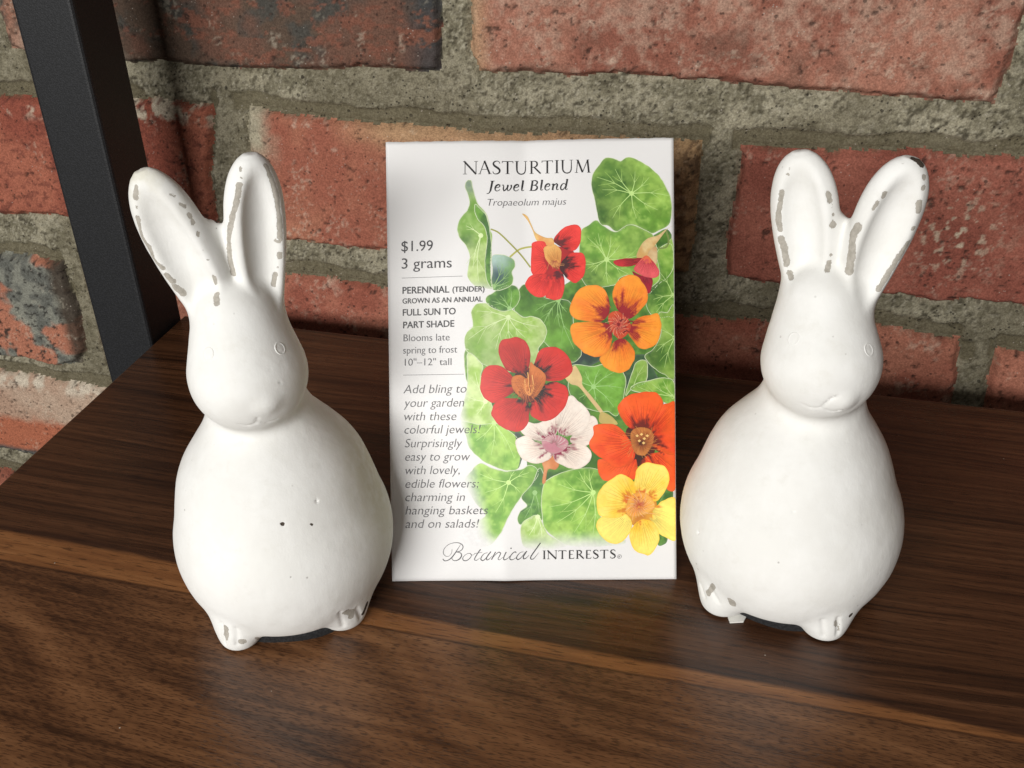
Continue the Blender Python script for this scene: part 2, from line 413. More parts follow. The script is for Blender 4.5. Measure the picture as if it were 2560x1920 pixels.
dv = g.step(g.voro(p, 95), .030, .016)
pm = g.out(g.mix(g.math('MULTIPLY', dv, .35), g.mix(g.step(f, .4, .7), (.0095, .010, .0112), (.021, .0218, .0245)), (.30, .29, .27)), .52, g.bump(f, .35, .0003), Specular_IOR_Level=.5)
bm = bmesh.new(); box_bm(bm, -.2650, -.2405, .3213, .3457, -.55, .55, .0016, 3)
post = bm_obj('metal_upright', bm, pm, None); post.parent = unit; post.matrix_parent_inverse = Matrix.Translation(unit.location).inverted()

# ================================================================ RABBIT FIGURES
def smin(a,b,k):
    h=np.clip(.5+.5*(b-a)/k,0,1)
    return b+(a-b)*h-k*h*(1-h)
def smax(a,b,k): return -smin(-a,-b,k)
def rcone(P,a,b,r1,r2):
    # round cone approx: interpolated radius along segment (smooth enough for small slopes)
    a=np.asarray(a);b=np.asarray(b)
    ba=b-a;l2=ba@ba;rr=r1-r2;a2=l2-rr*rr;il2=1/l2
    pa=P-a
    y=pa@ba
    z=y-l2
    q=pa*l2-y[...,None]*ba
    x2=(q*q).sum(-1)
    y2=y*y*l2;z2=z*z*l2
    k=np.sign(rr)*rr*rr*x2
    d=(np.sqrt(np.maximum(x2*a2*il2,0))+y*rr)*il2-r1
    c1=np.sign(z)*a2*z2>k
    c2=np.sign(y)*a2*y2<k
    d=np.where(c2,np.sqrt(x2+y2)*il2-r1,d)
    d=np.where(c1,np.sqrt(x2+z2)*il2-r2,d)
    return d
def ell(P,c,r):
    r=np.asarray(r);p=(P-np.asarray(c))
    k0=np.sqrt(((p/r)**2).sum(-1));k1=np.sqrt(((p/r**2)**2).sum(-1))+1e-12
    return k0*(k0-1)/k1
def frame(base,tip,twist):
    base=np.asarray(base);tip=np.asarray(tip)
    v=tip-base;L=np.linalg.norm(v);v=v/L
    w=np.array([np.sin(twist),-np.cos(twist),0.]);w=w-v*(w@v);w/=np.linalg.norm(w)
    u=np.cross(v,w)  # to the viewer's right? v up, w front(-y): z x -y = +x
    return v,u,w,L
def ear(P,base,tip,A,B,twist,hollow=True,bow=0.,asym=0.):
    base=np.asarray(base)
    v,u,w,L=frame(base,tip,twist)
    p=P-base
    s=(p@v)/L; x=p@u; z=p@w
    x=x-bow*L*4*s*(1-s)
    # width profile: narrow base, widest at .6, round tip
    t=np.clip(s,0,1)
    a=A*np.interp(t,PS,PA)
    sm=np.interp(t,PS,PB)
    b=B*sm
    k0=np.sqrt((x/a)**2+(z/b)**2)
    k1=np.sqrt((x/a**2)**2+(z/b**2)**2)+1e-9
    d=k0*(k0-1)/k1
    over=np.maximum(0,s-1)*L
    under=np.maximum(0,-s)*L
    d=np.where(over>0,np.sqrt(np.maximum(d,0)**2+over**2),d)
    d=np.where(under>0,np.sqrt(np.maximum(d,0)**2+under**2),d)
    if hollow:
        c=base+v*L*.56+w*B*1.45+u*bow*L*.9
        q=P-c
        X=q@u;Y=q@v;Z=q@w
        r=np.array([A*.78,L*.50,B*1.25])
        pp=np.stack([X,Y,Z],-1)
        k0=np.sqrt(((pp/r)**2).sum(-1));k1=np.sqrt(((pp/r**2)**2).sum(-1))+1e-12
        h=k0*(k0-1)/k1
        d=smax(d,-h,.0016)
    return d
_t=np.linspace(0,1,41)
PS=_t
PA=np.array([ (0.62+0.38*np.sin(np.clip(t/.62,0,1)*np.pi/2)**1.3) if t<.62 else np.sqrt(max(1e-4,1-((t-.62)/.39)**2.3)) for t in _t])
PB=np.array([ 1.15-.35*t if t<.7 else (1.15-.35*.7)*np.sqrt(max(1e-4,1-((t-.7)/.31)**2.2)) for t in _t])
def bunny_core(P,q,hollow=True):
    z=P[...,2]
    d=rcone(P,(q['bx0'],q['by0'],q['bz0']),(q['bx1'],q['by1'],q['bz1']),q['br0'],q['br1'])
    d=smin(d,rcone(P,(q['bx1'],q['by1'],q['bz1']),(q['bx2'],q['by2'],q['bz2']),q['br1'],q['br2']),.003)
    d=smin(d,rcone(P,(q['bx2'],q['by2'],q['bz2']),(q['bx3'],q['by3'],q['bz3']),q['br2'],q['br3']),.003)
    # flat bottom
    d=smax(d,.0035-z,.004)
    # feet
    for s in ('l','r'):
        fx,fy,fr=q['fx'+s],q['fy'+s],q['fr'+s]
        f=ell(P,(fx,fy,.0045),(fr*1.05,fr*1.2,.0082))
        d=smin(d,f,.0045)
    d=smax(d,.0006-z,.001)
    # head
    h=rcone(P,(q['hx0'],q['hy0'],q['hz0']),(q['hx1'],q['hy1'],q['hz1']),q['hr0'],q['hr1'])
    # ears
    e=ear(P,(q['lbx'],q['lby'],q['lbz']),(q['ltx'],q['lty'],q['ltz']),q['lA'],q['lB'],q['ltw'],hollow,q['lbow'])
    e2=ear(P,(q['rbx'],q['rby'],q['rbz']),(q['rtx'],q['rty'],q['rtz']),q['rA'],q['rB'],q['rtw'],hollow,q['rbow'])
    e=smin(e,e2,.0009)
    if hollow and 'wx' in q: e=smin(e,ell(P,(q['wx'],.0028,q['wz']-.009),(.0045,.0030,.0090)),.0030)
    h=smin(h,e,.0024)
    d=smin(d,h,.0036)
    # tail
    d=smin(d,ell(P,(0,q['by0']+q['br0']*.98,.018),(.009,.008,.009)),.003)
    return d
BUN = {"b1": {"bx0": 0.0009, "by0": -0.00312, "bz0": 0.02195, "br0": 0.0298, "bx1": 0.00062, "by1": -0.00125, "bz1": 0.03442, "br1": 0.02588, "bx2": -0.00048, "by2": 0.00218, "bz2": 0.0573, "br2": 0.01268, "bx3": 7e-05, "by3": 0.0029, "bz3": 0.07295, "br3": 0.01174, "fxl": -0.01561, "fyl": -0.01799, "frl": 0.00576, "fxr": 0.01252, "fyr": -0.01838, "frr": 0.00645, "hx0": -0.00146, "hy0": -0.00457, "hz0": 0.0746, "hr0": 0.01477, "hx1": -0.00185, "hy1": -0.00011, "hz1": 0.0876, "hr1": 0.011, "lbx": -0.00158, "lby": 0.00097, "lbz": 0.0788, "ltx": -0.01664, "lty": 0.00134, "ltz": 0.12742, "lA": 0.00795, "lB": 0.0055, "ltw": -0.3, "lbow": -0.01312, "rbx": 0.0041, "rby": 0.00161, "rbz": 0.08378, "rtx": 0.00764, "rty": 0.002, "rtz": 0.12814, "rA": 0.00743, "rB": 0.0055, "rtw": 0.3, "rbow": -0.00162, "px": -0.12391, "py": 0.20362, "ang": 0.54105, "wx": -0.0044, "wz": 0.113}, "b2": {"bx0": -0.00065, "by0": -0.00269, "bz0": 0.02153, "br0": 0.03008, "bx1": -0.00103, "by1": -0.00098, "bz1": 0.03523, "br1": 0.02449, "bx2": 0.00014, "by2": 0.00147, "bz2": 0.05587, "br2": 0.01296, "bx3": 0.00043, "by3": 0.00295, "bz3": 0.07296, "br3": 0.0124, "fxl": -0.01394, "fyl": -0.01931, "frl": 0.00643, "fxr": 0.01361, "fyr": -0.01907, "frr": 0.00605, "hx0": 0.00122, "hy0": -0.00461, "hz0": 0.07423, "hr0": 0.01472, "hx1": -0.00094, "hy1": -0.00012, "hz1": 0.0876, "hr1": 0.0108, "lbx": -0.00347, "lby": 0.00135, "lbz": 0.08455, "ltx": -0.01118, "lty": 0.0028, "ltz": 0.12473, "lA": 0.00811, "lB": 0.0055, "ltw": -0.05, "lbow": 0.00349, "rbx": 0.00571, "rby": 0.0017, "rbz": 0.08657, "rtx": 0.0134, "rty": 0.00161, "rtz": 0.12622, "rA": 0.00761, "rB": 0.0055, "rtw": 0.3, "rbow": -0.00416, "px": 0.01497, "py": 0.24154, "ang": -0.12217, "wx": 0.0003, "wz": 0.1097}}
MARKS = {"b1": {"eyes": [[6.98, -12.26, 84.24], [-9.64, -11.71, 85.44]], "mouth": [[[-5.76, -16.93, 67.78], [-3.6, -16.92, 66.85], [-1.72, -17.5, 67.53], [-1.01, -18.42, 69.62]], [[-1.17, -17.91, 68.27], [1.02, -16.82, 66.75], [3.42, -16.05, 66.7]]], "nose": [[1.38, -18.93, 73.27]], "pits": [[-7.21, -17.86, 77.42], [-5.28, -18.46, 77.51], [0.45, -26.67, 42.69], [7.51, -26.56, 40.82], [9.74, -23.71, 45.42], [-10.08, -19.44, 50.57], [-9.04, -21.87, 48.23], [-2.48, -23.86, 48.01], [5.58, -17.15, 77.63], [4.6, -18.01, 74.57], [3.78, -16.56, 81.34], [12.78, -15.46, 53.38], [12.7, -28.38, 32.35], [16.59, -23.45, 37.65], [7.18, -31.92, 26.04], [16.39, -17.31, 48.51], [9.04, -18.66, 52.68], [16.56, -25.85, 33.02]], "toes": [[[-19.64, -22.77, 10.61], [-20.02, -22.52, 3.09]], [[-15.92, -25.39, 10.25], [-16.65, -24.83, 4.02]], [[11.3, -29.06, 11.67], [11.59, -26.49, 3.69]], [[16.02, -26.03, 8.94], [16.84, -24.58, 3.61]]]}, "b2": {"eyes": [[-5.29, -13.92, 84.13], [12.01, -10.23, 82.48]], "mouth": [[[-0.79, -18.21, 69.03], [1.29, -18.03, 68.22], [3.69, -17.98, 68.72], [4.56, -18.34, 70.3]], [[4.56, -18.34, 70.3], [5.9, -18.4, 72.23], [7.22, -17.95, 73.04]], [[4.36, -17.7, 68.35], [6.6, -16.56, 67.56], [8.81, -15.9, 68.69]]], "nose": [[7.59, -17.52, 71.38]], "pits": [[10.71, -11.21, 55.83], [11.29, -14.72, 52.54], [13.39, -18.16, 46.76], [-7.79, -20.56, 49.64], [-21.95, -23.32, 26.25], [-5.54, -29.78, 33.52], [14.27, -18.58, 45.03], [1.61, -23.65, 45.97], [1.74, -25.75, 41.85], [25.11, 3.82, 40.85], [-11.47, -15.64, 52.92]], "toes": [[[-20.15, -23.19, 8.02], [-18.43, -25.23, 6.22]], [[-16.89, -26.25, 10.57], [-14.18, -27.35, 7.3]], [[13.27, -27.12, 9.86], [14.31, -26.32, 3.62]], [[17.08, -25.15, 10.07], [17.78, -24.56, 3.92]]]}}
CHIPS = {"b1": [[[[-18.35, -0.72, 124.38], [-19.02, -0.6, 121.84]], 0.6], [[[-19.22, -0.64, 119.62], [-19.29, -0.6, 119.26]], 0.3], [[[-19.57, -0.44, 117.13], [-19.55, -0.18, 114.52], [-19.47, 0.33, 111.77]], 0.56], [[[-19.38, 0.31, 111.4], [-18.51, -0.1, 109.26], [-18.08, 0.28, 106.44], [-17.38, -0.11, 105.02], [-16.61, -0.43, 103.92]], 0.6], [[[-16.03, -0.42, 101.74], [-14.97, -0.64, 100.35]], 0.8], [[[-14.76, -0.62, 98.77], [-13.12, -0.66, 96.78]], 0.72], [[[-11.22, -2.44, 122.37], [-10.24, -2.32, 121.67]], 0.32], [[[-9.6, -2.72, 120.0], [-8.64, -2.49, 119.08]], 0.36], [[[-8.22, -2.83, 117.04], [-7.84, -2.83, 116.45]], 0.48], [[[-7.8, -2.92, 115.77], [-7.6, -3.05, 115.08]], 0.48], [[[-6.96, -3.19, 112.71], [-7.11, -3.32, 111.88]], 0.36], [[[-6.43, -3.52, 108.28]], 0.28], [[[-5.96, -3.52, 105.84]], 0.4], [[[-5.39, -3.36, 101.24], [-5.32, -3.11, 99.59]], 0.6], [[[-5.51, -4.87, 97.0], [-5.64, -6.43, 95.67]], 0.72], [[[-4.23, 3.06, 113.32]], 0.5], [[[-2.57, 2.72, 112.38]], 0.44], [[[-2.89, 1.15, 111.53]], 0.2], [[[4.9, -0.85, 125.95], [4.82, -1.1, 125.53]], 0.36], [[[4.71, -1.87, 123.91]], 0.32], [[[4.05, -2.11, 122.51], [2.79, -2.57, 118.8], [1.0, -2.32, 114.65], [-0.33, -1.56, 110.15], [-0.87, -1.18, 105.6], [-0.7, -1.26, 100.29]], 0.68], [[[10.56, 0.25, 125.38], [11.5, -0.08, 121.69], [12.07, -0.13, 117.34], [11.88, 0.01, 112.2], [11.35, -0.0, 107.05]], 0.6], [[[10.3, 0.31, 106.69], [11.08, -0.02, 106.34]], 0.44], [[[10.64, -0.2, 103.24], [10.6, -0.19, 102.48]], 0.6], [[[9.76, -0.26, 99.93]], 0.28], [[[8.88, -0.22, 98.11], [8.19, -0.54, 95.81]], 0.64], [[[-18.53, -23.76, 9.75], [-19.35, -23.43, 6.13]], 0.94], [[[-15.12, -25.16, 4.94]], 1.07], [[[-11.25, -25.29, 5.45], [-10.68, -23.36, 3.02]], 0.53], [[[12.66, -28.03, 10.44], [14.5, -26.82, 8.77], [14.07, -26.73, 7.03]], 0.94], [[[18.89, -23.2, 7.0], [17.74, -24.03, 4.85]], 0.8], [[[0.45, -26.67, 42.69]], 0.5], [[[7.51, -26.56, 40.82]], 0.55], [[[9.74, -23.71, 45.42]], 0.3]], "b2": [[[[-13.81, -0.67, 115.45], [-13.9, -0.81, 112.29], [-13.97, -0.9, 108.43], [-13.14, -1.07, 105.98]], 0.66], [[[-12.68, -1.16, 103.87], [-11.82, -1.2, 101.79], [-11.15, -1.32, 99.7], [-10.47, -1.54, 97.64]], 0.8], [[[-9.56, -1.97, 95.7], [-8.61, -3.41, 94.69]], 0.58], [[[-12.74, -0.25, 121.08]], 0.33], [[[-13.07, -0.44, 119.87]], 0.33], [[[-3.22, -0.67, 116.39], [-2.66, -0.76, 114.61]], 0.66], [[[-1.94, -0.44, 113.31]], 0.28], [[[-1.53, -0.61, 111.31]], 0.47], [[[-1.34, -0.81, 110.14]], 0.33], [[[-1.08, -0.89, 108.92]], 0.89], [[[-0.43, -1.75, 101.62]], 0.37], [[[-0.63, -2.13, 99.67], [-0.67, -3.38, 98.22]], 0.66], [[[4.53, -2.79, 110.07], [3.71, -2.45, 107.68], [3.97, -2.84, 104.86], [4.17, -3.14, 102.41], [4.31, -3.26, 98.96]], 1.03], [[[9.14, -2.69, 118.73], [9.05, -2.65, 118.09]], 0.66], [[[8.05, -3.01, 116.47], [7.64, -3.01, 115.59]], 0.47], [[[7.37, -3.04, 114.95]], 0.47], [[[11.86, -0.71, 125.47]], 0.42], [[[13.97, 1.22, 126.11], [15.58, 1.0, 125.19]], 0.94], [[[16.73, 0.25, 122.62]], 0.66], [[[17.07, -0.11, 120.19]], 0.66], [[[16.89, -0.42, 116.63], [17.11, -0.12, 114.49]], 0.7], [[[16.65, 0.14, 110.07]], 0.61], [[[16.16, 0.27, 106.42], [14.75, -0.24, 102.75], [13.23, -0.77, 98.36], [11.62, -1.45, 94.38]], 0.7], [[[-15.97, -27.02, 12.45], [-17.28, -26.03, 8.29]], 0.84], [[[-10.46, -28.76, 10.12], [-10.19, -28.42, 8.95]], 1.08], [[[16.51, -25.58, 8.84], [16.89, -25.41, 7.54]], 0.72], [[[17.45, -24.93, 7.92], [17.75, -24.72, 4.65]], 0.34], [[[19.82, -22.29, 9.44]], 0.72]]}
STK = [(-.0114,-.0248),(-.0104,-.0268),(-.0070,-.0252),(-.0060,-.0190)]

def capsule(P, a, b, r):
    a = np.asarray(a); b = np.asarray(b); ba = b-a; pa = P-a
    h = np.clip((pa@ba)/(ba@ba+1e-15), 0, 1)
    return np.sqrt(((pa-h[..., None]*ba)**2).sum(-1))-r
def near(P, c, r):     # indices of points inside a box round c
    c = np.asarray(c); return np.where((np.abs(P-c) < r).all(-1))[0]
def carve(P, d, pts, r, depth, k):
    """groove: a chain of capsules whose axis floats just outside the skin"""
    pts = np.asarray(pts)/1000.
    for a, b in zip(pts[:-1], pts[1:]):
        i = near(P, (a+b)/2, np.abs(b-a).max()/2+.004)
        if len(i): d[i] = smax(d[i], -capsule(P[i], a, b, r), k)
    return d
def bunny_full(P, q, mk):
    sh = P.shape[:-1]; P = P.reshape(-1, 3)
    d = bunny_core(P, q)
    # muzzle bump and the little chin
    for n in mk['nose']:
        c = np.array(n)/1000.+np.array((0, .0027, -.0004)); i = near(P, c, .012)
        if len(i): d[i] = smin(d[i], ell(P[i], c, (.0031, .0030, .0026)), .0022)
    for m in mk['mouth']: d = carve(P, d, np.array(m)+np.array((0, -.14, 0)), .00030, 0, .0003)
    for t in mk['toes']: d = carve(P, d, np.array(t)+np.array((0, -.36, 0)), .00062, 0, .0006)
    for k, t in enumerate(mk['pits'][:14:2]):
        c = np.array(t)/1000.; i = near(P, c, .004)
        if len(i): d[i] = smax(d[i], -(np.sqrt(((P[i]-c)**2).sum(-1))-(.00022+.00018*((k*37) % 5)/4)), .0002)
    # hand-made unevenness of the casting
    i = np.where(np.abs(d) < .006)[0]
    d[i] += .00022*(fbm(P[i]/.016, 5, 2)-.5)+.00010*(fbm(P[i]/.0032, 9, 2)-.5)
    return d.reshape(sh)
def surface_nets(f, lo, hi, h):
    lo = np.array(lo); nb = np.ceil((np.array(hi)-lo)/h/4).astype(int); n = nb*4+1
    ax_ = [lo[k]+h*np.arange(n[k]) for k in range(3)]
    G = np.stack(np.meshgrid(*[a[::4] for a in ax_], indexing='ij'), -1)
    dc = f(G)
    cor = np.stack([dc[i:nb[0]+i, j:nb[1]+j, k:nb[2]+k] for i in (0, 1) for j in (0, 1) for k in (0, 1)])
    act = (np.abs(cor).min(0) < 4*h*1.6) | ((cor.min(0) < 0) & (cor.max(0) > 0))
    sg = np.where(cor.mean(0) < 0, -1., 1.)
    D = np.ones(n)*1.
    D[:-1, :-1, :-1] = np.repeat(np.repeat(np.repeat(sg, 4, 0), 4, 1), 4, 2)
    B = np.argwhere(act); o = np.stack(np.meshgrid(*[np.arange(5)]*3, indexing='ij'), -1).reshape(-1, 3)
    for s in range(0, len(B), 4000):
        I = (B[s:s+4000, None, :]*4+o[None]).reshape(-1, 3)
        key = np.unique(I[:, 0]*n[1]*n[2]+I[:, 1]*n[2]+I[:, 2])
        i0 = key//(n[1]*n[2]); i1 = (key//n[2]) % n[1]; i2 = key % n[2]
        D[i0, i1, i2] = f(np.stack([ax_[0][i0], ax_[1][i1], ax_[2][i2]], -1))
    m = n-1
    cs = [(i, j, k) for i in (0, 1) for j in (0, 1) for k in (0, 1)]
    val = {c: D[c[0]:m[0]+c[0], c[1]:m[1]+c[1], c[2]:m[2]+c[2]] for c in cs}
    cnt = sum((val[c] < 0).astype(np.int8) for c in cs)
    cell = np.argwhere((cnt > 0) & (cnt < 8))
    vid = -np.ones(m, np.int64); vid[tuple(cell.T)] = np.arange(len(cell))
    acc = np.zeros((len(cell), 3)); num = np.zeros(len(cell))
    cv = {c: val[c][tuple(cell.T)] for c in cs}
    for c in cs:
        for k in range(3):
            if c[k] == 0:
                e = list(c); e[k] = 1; e = tuple(e)
                a, b = cv[c], cv[e]; x = (a < 0) != (b < 0)
                t = np.where(x, a/np.where(x, a-b, 1), 0)
                p = np.array(c, float)[None]+np.zeros((len(cell), 3)); p[:, k] = t
                acc += p*x[:, None]; num += x
    V = lo+h*(cell+acc/num[:, None])
    F = []
    for k in range(3):
        u, v = (k+1) % 3, (k+2) % 3
        sl0 = [slice(None)]*3; sl1 = [slice(None)]*3; sl0[k] = slice(0, -1); sl1[k] = slice(1, None)
        a = D[tuple(sl0)] < 0; b = D[tuple(sl1)] < 0
        E = np.argwhere(a != b)
        E = E[(E[:, u] > 0) & (E[:, v] > 0) & (E[:, u] < m[u]) & (E[:, v] < m[v])]
        q = []
        for du, dv in ((0, 0), (1, 0), (1, 1), (0, 1)):
            c = E.copy(); c[:, u] -= 1-du; c[:, v] -= 1-dv; q.append(vid[tuple(c.T)])
        q = np.stack(q, -1); fl = a[tuple(E.T)]
        F.append(np.where(fl[:, None], q, q[:, ::-1]))
    return V, np.concatenate(F)
def grad(f, V, e=.00012):
    g = np.stack([f(V+np.eye(3)[k]*e)-f(V-np.eye(3)[k]*e) for k in range(3)], -1)/(2*e)
    return g
def plaster():
    g = NT('chalky white paint'); p = g.coord()
    ch = g.attr('chip', 'Fac'); dk = g.attr('chipdark', 'Fac'); st = g.attr('stain_shade', 'Fac')
    n1 = g.noise(p, 900, 4, .7); n2 = g.noise(p, 260, 3, .6); n3 = g.noise(p, 70, 4, .6)
    lipm = g.math('MULTIPLY', g.step(ch, -.55, -.12), g.step(ch, .25, -.05))
    m = g.step(g.math('ADD', ch, g.math('ADD', g.math('MULTIPLY', g.math('SUBTRACT', n1, .5), 1.1), g.math('MULTIPLY', g.math('SUBTRACT', n2, .5), .9))), -.04, .05)
    white = g.mix(g.step(n3, .35, .7), (.79, .785, .755), (.84, .838, .815))
    white = g.mix(g.math('MULTIPLY', g.step(g.noise(p, 180, 5, .7), .52, .75), .22), white, (.62, .60, .53))
    white = g.mix(g.math('MULTIPLY', st, g.step(n2, .3, .6)), white, (.56, .52, .38))
    bare = g.mix(g.step(n1, .35, .65), (.36, .335, .29), (.46, .43, .38))
    bare = g.mix(dk, bare, (.07, .055, .042))
    pv = g.voro(p, 260); pore = g.math('MULTIPLY', g.step(pv, .10, .04), g.step(g.noise(p, 60, 2), .55, .65))
    c = g.mix(m, white, bare)
    c = g.mix(g.math('MULTIPLY', pore, .5), c, (.25, .23, .20))
    hgt = g.math('SUBTRACT', g.math('ADD', g.math('MULTIPLY', n1, .22), g.math('ADD', g.math('MULTIPLY', n2, .22), g.math('MULTIPLY', g.noise(g.scale(p, (420, 420, 60)), 1, 3, .6), .30))), g.math('ADD', g.math('MULTIPLY', m, .9), g.math('MULTIPLY', pore, .4)))
    return g.out(c, g.mix(m, (.72, .72, .72), (.9, .9, .9)), g.bump(hgt, .5, .0004), Specular_IOR_Level=.22)
PLASTER = plaster()
g = NT('charcoal felt'); p = g.coord(); f = g.noise(p, 1400, 3, .7)
FELT = g.out(g.mix(g.step(f, .35, .7), (.006, .006, .007), (.025, .025, .027)), .95, g.bump(f, .8, .0006))
g = NT('white sticker paper'); STICK = g.out((.78, .77, .73), .6)
def chips(V, lst, dark=()):
    c = np.full(len(V), -3.); dk = np.zeros(len(V)); W = V*1000
    for k, (pts, r) in enumerate(lst):
        pts = np.array(pts); i = np.where(((W > pts.min(0)-4) & (W < pts.max(0)+4)).all(-1))[0]
        if not len(i): continue
        dd = np.full(len(i), 9.)
        for a, b in zip(pts, pts[1:] if len(pts) > 1 else pts): dd = np.minimum(dd, capsule(W[i], a, b, 0))
        s = r*1.05-dd
        up = s > c[i]; c[i] = np.where(up, s, c[i])
        if k in dark: dk[i] = np.where(up & (s > -.6), 1., dk[i])
    return c, dk
def build_rabbit(q, mk, ch, dark, label, stain_shade):
    root = empty('rabbit_figurine', (q['px'], q['py'], 0), q['ang'])
    tag(root, label, 'figurine', 'white rabbit figurines on the shelf')
    f = lambda P: bunny_full(P, q, mk)
    V, F = surface_nets(f, (-.036, -.036, -.0016), (.036, .036, .141), .00052)
    for _ in range(2):
        g = grad(f, V); d = f(V); L = np.maximum((g*g).sum(-1), .25)
        V = V-g*np.clip(d/L, -.0004, .0004)[:, None]
    V[:, 2] = np.maximum(V[:, 2], 0)
    c, dk = chips(V, ch, dark)
    st = np.zeros(len(V))
    for p, r, a in stain_shade: st = np.maximum(st, a*np.exp(-(((V*1000-np.array(p))/np.array(r))**2).sum(-1)))
    mesh_obj('body', V, F, PLASTER, root, True, {'chip': c, 'chipdark': dk, 'stain_shade': st})
    # raised bead eyes pressed into the head
    for e in mk['eyes']:
        e = np.array(e)/1000.
        P = e[None].copy()
        for _ in range(6):
            n = grad(lambda X: bunny_core(X, q), P, .0005); n /= np.linalg.norm(n)
            P = P-n*bunny_core(P, q)[:, None]
        bm = bmesh.new(); prof = [(0, .00008), (.0007, .00006), (.00105, .00001), (.0012, .00003), (.00134, .00011), (.00148, .00003), (.0016, -.0001), (.0017, -.0005)]
        rings = [[bm.verts.new((r*math.cos(t), r*math.sin(t)*1.12, h)) for t in np.linspace(0, 2*math.pi, 28, endpoint=False)] for r, h in prof[1:]]
        c0 = bm.verts.new((0, 0, prof[0][1]))
        for j in range(28):
            bm.faces.new((c0, rings[0][j], rings[0][(j+1) % 28]))
            for a, b in zip(rings[:-1], rings[1:]): bm.faces.new((a[j], b[j], b[(j+1) % 28], a[(j+1) % 28]))
        eye = bm_obj('eye', bm, PLASTER, root, True)
        me = eye.data
        me.attributes.new('chip', 'FLOAT', 'POINT').data.foreach_set('value', np.full(len(me.vertices), -3, np.float32))
        zq = Vector(n[0]).to_track_quat('Z', 'Y')
        eye.location = P[0]; eye.rotation_mode = 'QUATERNION'; eye.rotation_quaternion = zq
    # felt pad under the belly
    bm = bmesh.new(); R0 = q['br0']
    rs = []
    for z, r in ((.0, .0212), (.0022, .0218), (.0032, .0212), (.0042, .0195)):
        rs.append([bm.verts.new((q['bx0']+(r+.0005*math.sin(t*5+1)+.0003*math.sin(t*11))*math.cos(t), q['by0']-.0005+(r+.0005*math.sin(t*5+1))*math.sin(t), z)) for t in np.linspace(0, 2*math.pi, 72, endpoint=False)])
    for a, b in zip(rs[:-1], rs[1:]):
        for j in range(72): bm.faces.new((a[j], a[(j+1) % 72], b[(j+1) % 72], b[j]))
    bm.faces.new(rs[-1])
    bm_obj('felt_pad', bm, FELT, root, False)
    return root
r1 = build_rabbit(BUN['b1'], MARKS['b1'], CHIPS['b1'], (15, 16, 17, 30, 31, 32, 33), 'white rabbit figurine on the left, long grey wear lines along its ears',
    [((-17, 2, 127), (7, 7, 5), .55), ((-9, 3, 122), (4, 5, 8), .5), ((24, -6, 38), (8, 14, 16), .5)])
r2 = build_rabbit(BUN['b2'], MARKS['b2'], CHIPS['b2'], (17, 27), 'white rabbit figurine on the right with a dark chip missing from one ear tip',
    [((-28, 0, 30), (8, 12, 14), .25), ((28, 2, 45), (6, 14, 22), .45)])  # last patch paints the shading of the right flank into the colour
bm = bmesh.new()
top = [bm.verts.new((x, y, .0005)) for x, y in STK]; bot = [bm.verts.new((x, y, .0001)) for x, y in STK]
bm.faces.new(top); bm.faces.new(bot[::-1])
for j in range(4): bm.faces.new((bot[j], bot[(j+1) % 4], top[(j+1) % 4], top[j]))
bm_obj('paper_sticker', bm, STICK, r2)

# ================================================================ SEED PACKET
PW, PH = 82.5, 127.0                      # mm
pk = empty('seed_packet', (-.09510, .21052, 0.0002), R(13.92))
TILT = R(30.3)
pk.rotation_mode = 'XYZ'
pk.rotation_euler = (R(90)-TILT, 0, R(13.92))      # local x along the foot, y up the packet, z towards the viewer
tag(pk, 'white seed packet printed with red, orange and yellow nasturtiums, standing between the rabbits', 'seed packet')
def psurf(u, v):
    """height (mm) of the printed face over the flat packet, u across, v up"""
    s = np.clip(u/PW, 0, 1); t = np.clip(v/PH, 0, 1)
    e = np.clip(4*s*(1-s), 0, 1)**.75*np.clip(4*t*(1-t), 0, 1)**.6
    h = 2.6*e+.9*np.exp(-((s-.62)/.25)**2-((t-.30)/.22)**2)+.5*np.exp(-((s-.3)/.2)**2-((t-.55)/.2)**2)
    h = h-1.3*np.exp(-(np.abs(s-.485)/.09)**1.4)*sstep(.55, 1., t)      # soft valley below the top edge
    h = h+.8*np.exp(-(np.abs(s-.40)/.07)**1.5)*sstep(.16, .0, t)      # soft ridge above the foot
    h = h+.8*np.exp(-(s/.06)**2)*np.exp(-((t-.2)/.2)**2)
    h = h+.16*np.sin(s*9+t*5)*np.sin(t*11+1)*e
    return h
CA = np.array([(68, 96.4), (2101.5, 70.9), (116.3, 3216.), (2129.9, 3202.)])     # packet corners on the tracing sheet
def art(pts):
    """tracing-sheet coordinates -> packet (u, v) in mm"""
    p = np.asarray(pts, float); s = np.full(p.shape[:-1], .5); t = s.copy()
    for _ in range(8):
        L = CA[0]+(CA[2]-CA[0])*t[..., None]; Rr = CA[1]+(CA[3]-CA[1])*t[..., None]
        s = (p[..., 0]-L[..., 0])/(Rr[..., 0]-L[..., 0])
        T = CA[0]+(CA[1]-CA[0])*s[..., None]; Bm = CA[2]+(CA[3]-CA[2])*s[..., None]
        t = (p[..., 1]-T[..., 1])/(Bm[..., 1]-T[..., 1])
    return np.stack([s*PW, (1-t)*PH], -1)
def B(*pts):    # lower half of the tracing sheet
    return [(x*1.0255, 1588.2+y*1.0255) for x, y in pts]
LAY = [0]
def lift(uv, off): return np.stack([uv[..., 0], uv[..., 1], psurf(uv[..., 0], uv[..., 1])+off], -1)/1000.
def next_off(stroke=False):
    LAY[0] += .0012
    return .02+LAY[0]

